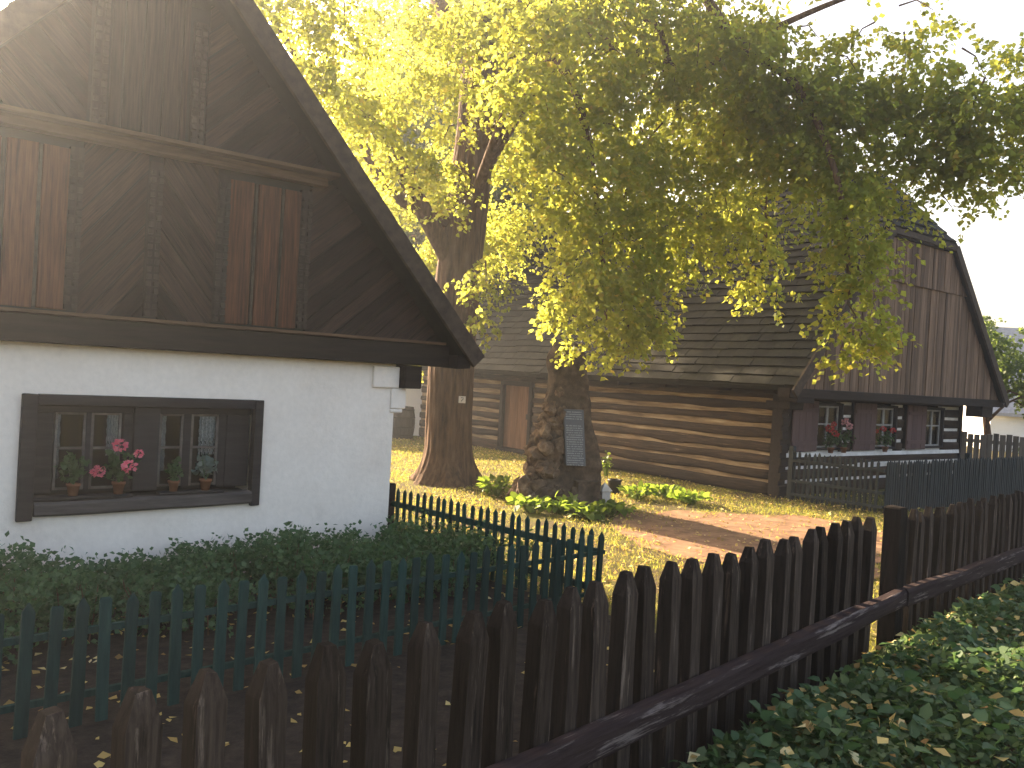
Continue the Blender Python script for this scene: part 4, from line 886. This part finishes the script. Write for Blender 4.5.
# lawn between brown fence, monument and log house
def in_path(q):
    poly = np.array([gq(x, y) for x, y in path_px]); inside = np.zeros(len(q), bool); j = len(poly)-1
    for i in range(len(poly)):
        c = ((poly[i, 1] > q[:, 1]) != (poly[j, 1] > q[:, 1])) & (q[:, 0] < (poly[j, 0]-poly[i, 0])*(q[:, 1]-poly[i, 1])/(poly[j, 1]-poly[i, 1]+1e-9)+poly[i, 0]); inside ^= c; j = i
    return inside
n = 190000; q = np.stack([rng.uniform(-4.5, 8, n), rng.uniform(5.5, 28, n)**1.0, np.zeros(n)], 1)
s1 = (q[:, 0]-P0.x)*nl_.x+(q[:, 1]-P0.y)*nl_.y
sg = (q[:, 0]-gP.x)*d2.y-(q[:, 1]-gP.y)*d2.x       # right of the short green fence
Hinv = house_T['w'].inverted(); Ang = ROT
lx = (q[:, 0]-HW[0])*math.cos(Ang)+(q[:, 1]-HW[1])*math.sin(Ang); ly = -(q[:, 0]-HL[0])*math.sin(Ang)+(q[:, 1]-HL[1])*math.cos(Ang); lx2 = (q[:, 0]-HL[0])*math.cos(Ang)+(q[:, 1]-HL[1])*math.sin(Ang)
ok = (s1 < -.1) & (lx > .25) & ~((lx2 > -.25) & (ly > -.1)) & (~in_path(q) | (rng.random(n) < .05) | ~in_path(q*np.array([1, 1, 1])+np.stack([.35*np.sin(q[:, 1]*7+q[:, 0]*3), .35*np.sin(q[:, 0]*6), np.zeros(n)], 1))) & (sg > .05) & (((q[:, 0]-TX)**2+(q[:, 1]-TY)**2) > .5)
nz = np.array([noise.noise(Vector((x*.9, y*.9, 5))) for x, y in q[:, :2]])
ok &= (nz+rng.normal(size=n)*.25 > -.22)
q = q[ok]; n = len(q)
tag(leaves('grass', q, rng.normal(size=(n, 3))*np.array([.6, .6, 0])+np.array([0, 0, 1.]), .058*rng.uniform(.4, 1.4, n), 'grass', None, .06), 'short yellow green grass on the lawn round the monument', 'grass', kind='stuff')
i = rng.choice(n, 6500); qq = q[i].copy(); qq[:, 2] = .035; qq[:, :2] += rng.normal(size=(6500, 2))*.15
tag(leaves('fallen_leaves', qq, rng.normal(size=(6500, 3))*np.array([1, 1, .25]), .06*rng.uniform(.5, 1.3, 6500), 'leaf_dry', None, .4, np.array([0, 0, 1.])+rng.normal(size=(6500, 3))*.35), 'yellow fallen leaves scattered over the sunny lawn', 'fallen leaves', kind='stuff')
# litter on the soil between the fences
n = 1300; q = np.stack([rng.uniform(-4, 2.2, n), rng.uniform(2.6, 9.0, n), np.full(n, .02)], 1)
s1 = (q[:, 0]-P0.x)*nl_.x+(q[:, 1]-P0.y)*nl_.y; q = q[(s1 < -.08) & (np.array([noise.noise(Vector((x*1.3, y*1.3, 4))) for x, y in q[:, :2]])+rng.normal(size=n)*.15 > -.05)]; n = len(q)
tag(leaves('fallen_leaves', q, rng.normal(size=(n, 3))*np.array([1, 1, .15]), .06*rng.uniform(.5, 1.3, n), 'leaf_dry', None, .4, np.array([0, 0, 1.])+rng.normal(size=(n, 3))*.3), 'tan fallen leaves on the dark soil between the two fences', 'fallen leaves', kind='stuff')

# hazy air added to mimic veiling lens glare
def glare_haze():
    b = MB(); b.box(-70, 70, -8, 120, -1, 24); m = bpy.data.materials.new('hazy air'); m.use_nodes = True; nt = m.node_tree; nt.nodes.clear()
    out = nt.nodes.new('ShaderNodeOutputMaterial'); v = nt.nodes.new('ShaderNodeVolumePrincipled'); v.inputs['Color'].default_value = (.84, .91, 1, 1); v.inputs['Density'].default_value = .0021; v.inputs['Anisotropy'].default_value = .68
    nt.links.new(v.outputs[0], out.inputs['Volume'])
    tag(b.build('glare_haze', m), 'pale hazy air added to mimic lens glare', 'glare_haze', kind='stuff')
glare_haze()

rng = np.random.default_rng(12)
n = 3000; q = np.stack([rng.uniform(1, 7, n), rng.uniform(8, 15.5, n), np.full(n, .018)], 1); q = q[in_path(q)]; n = min(len(q), 520); q = q[:n]
tag(leaves('fallen_leaves', q, rng.normal(size=(n, 3))*np.array([1, 1, .2]), .06*rng.uniform(.5, 1.3, n), 'leaf_dry', None, .4, np.array([0, 0, 1.])+rng.normal(size=(n, 3))*.35), 'dry leaves strewn over the bare reddish path', 'fallen leaves', kind='stuff')
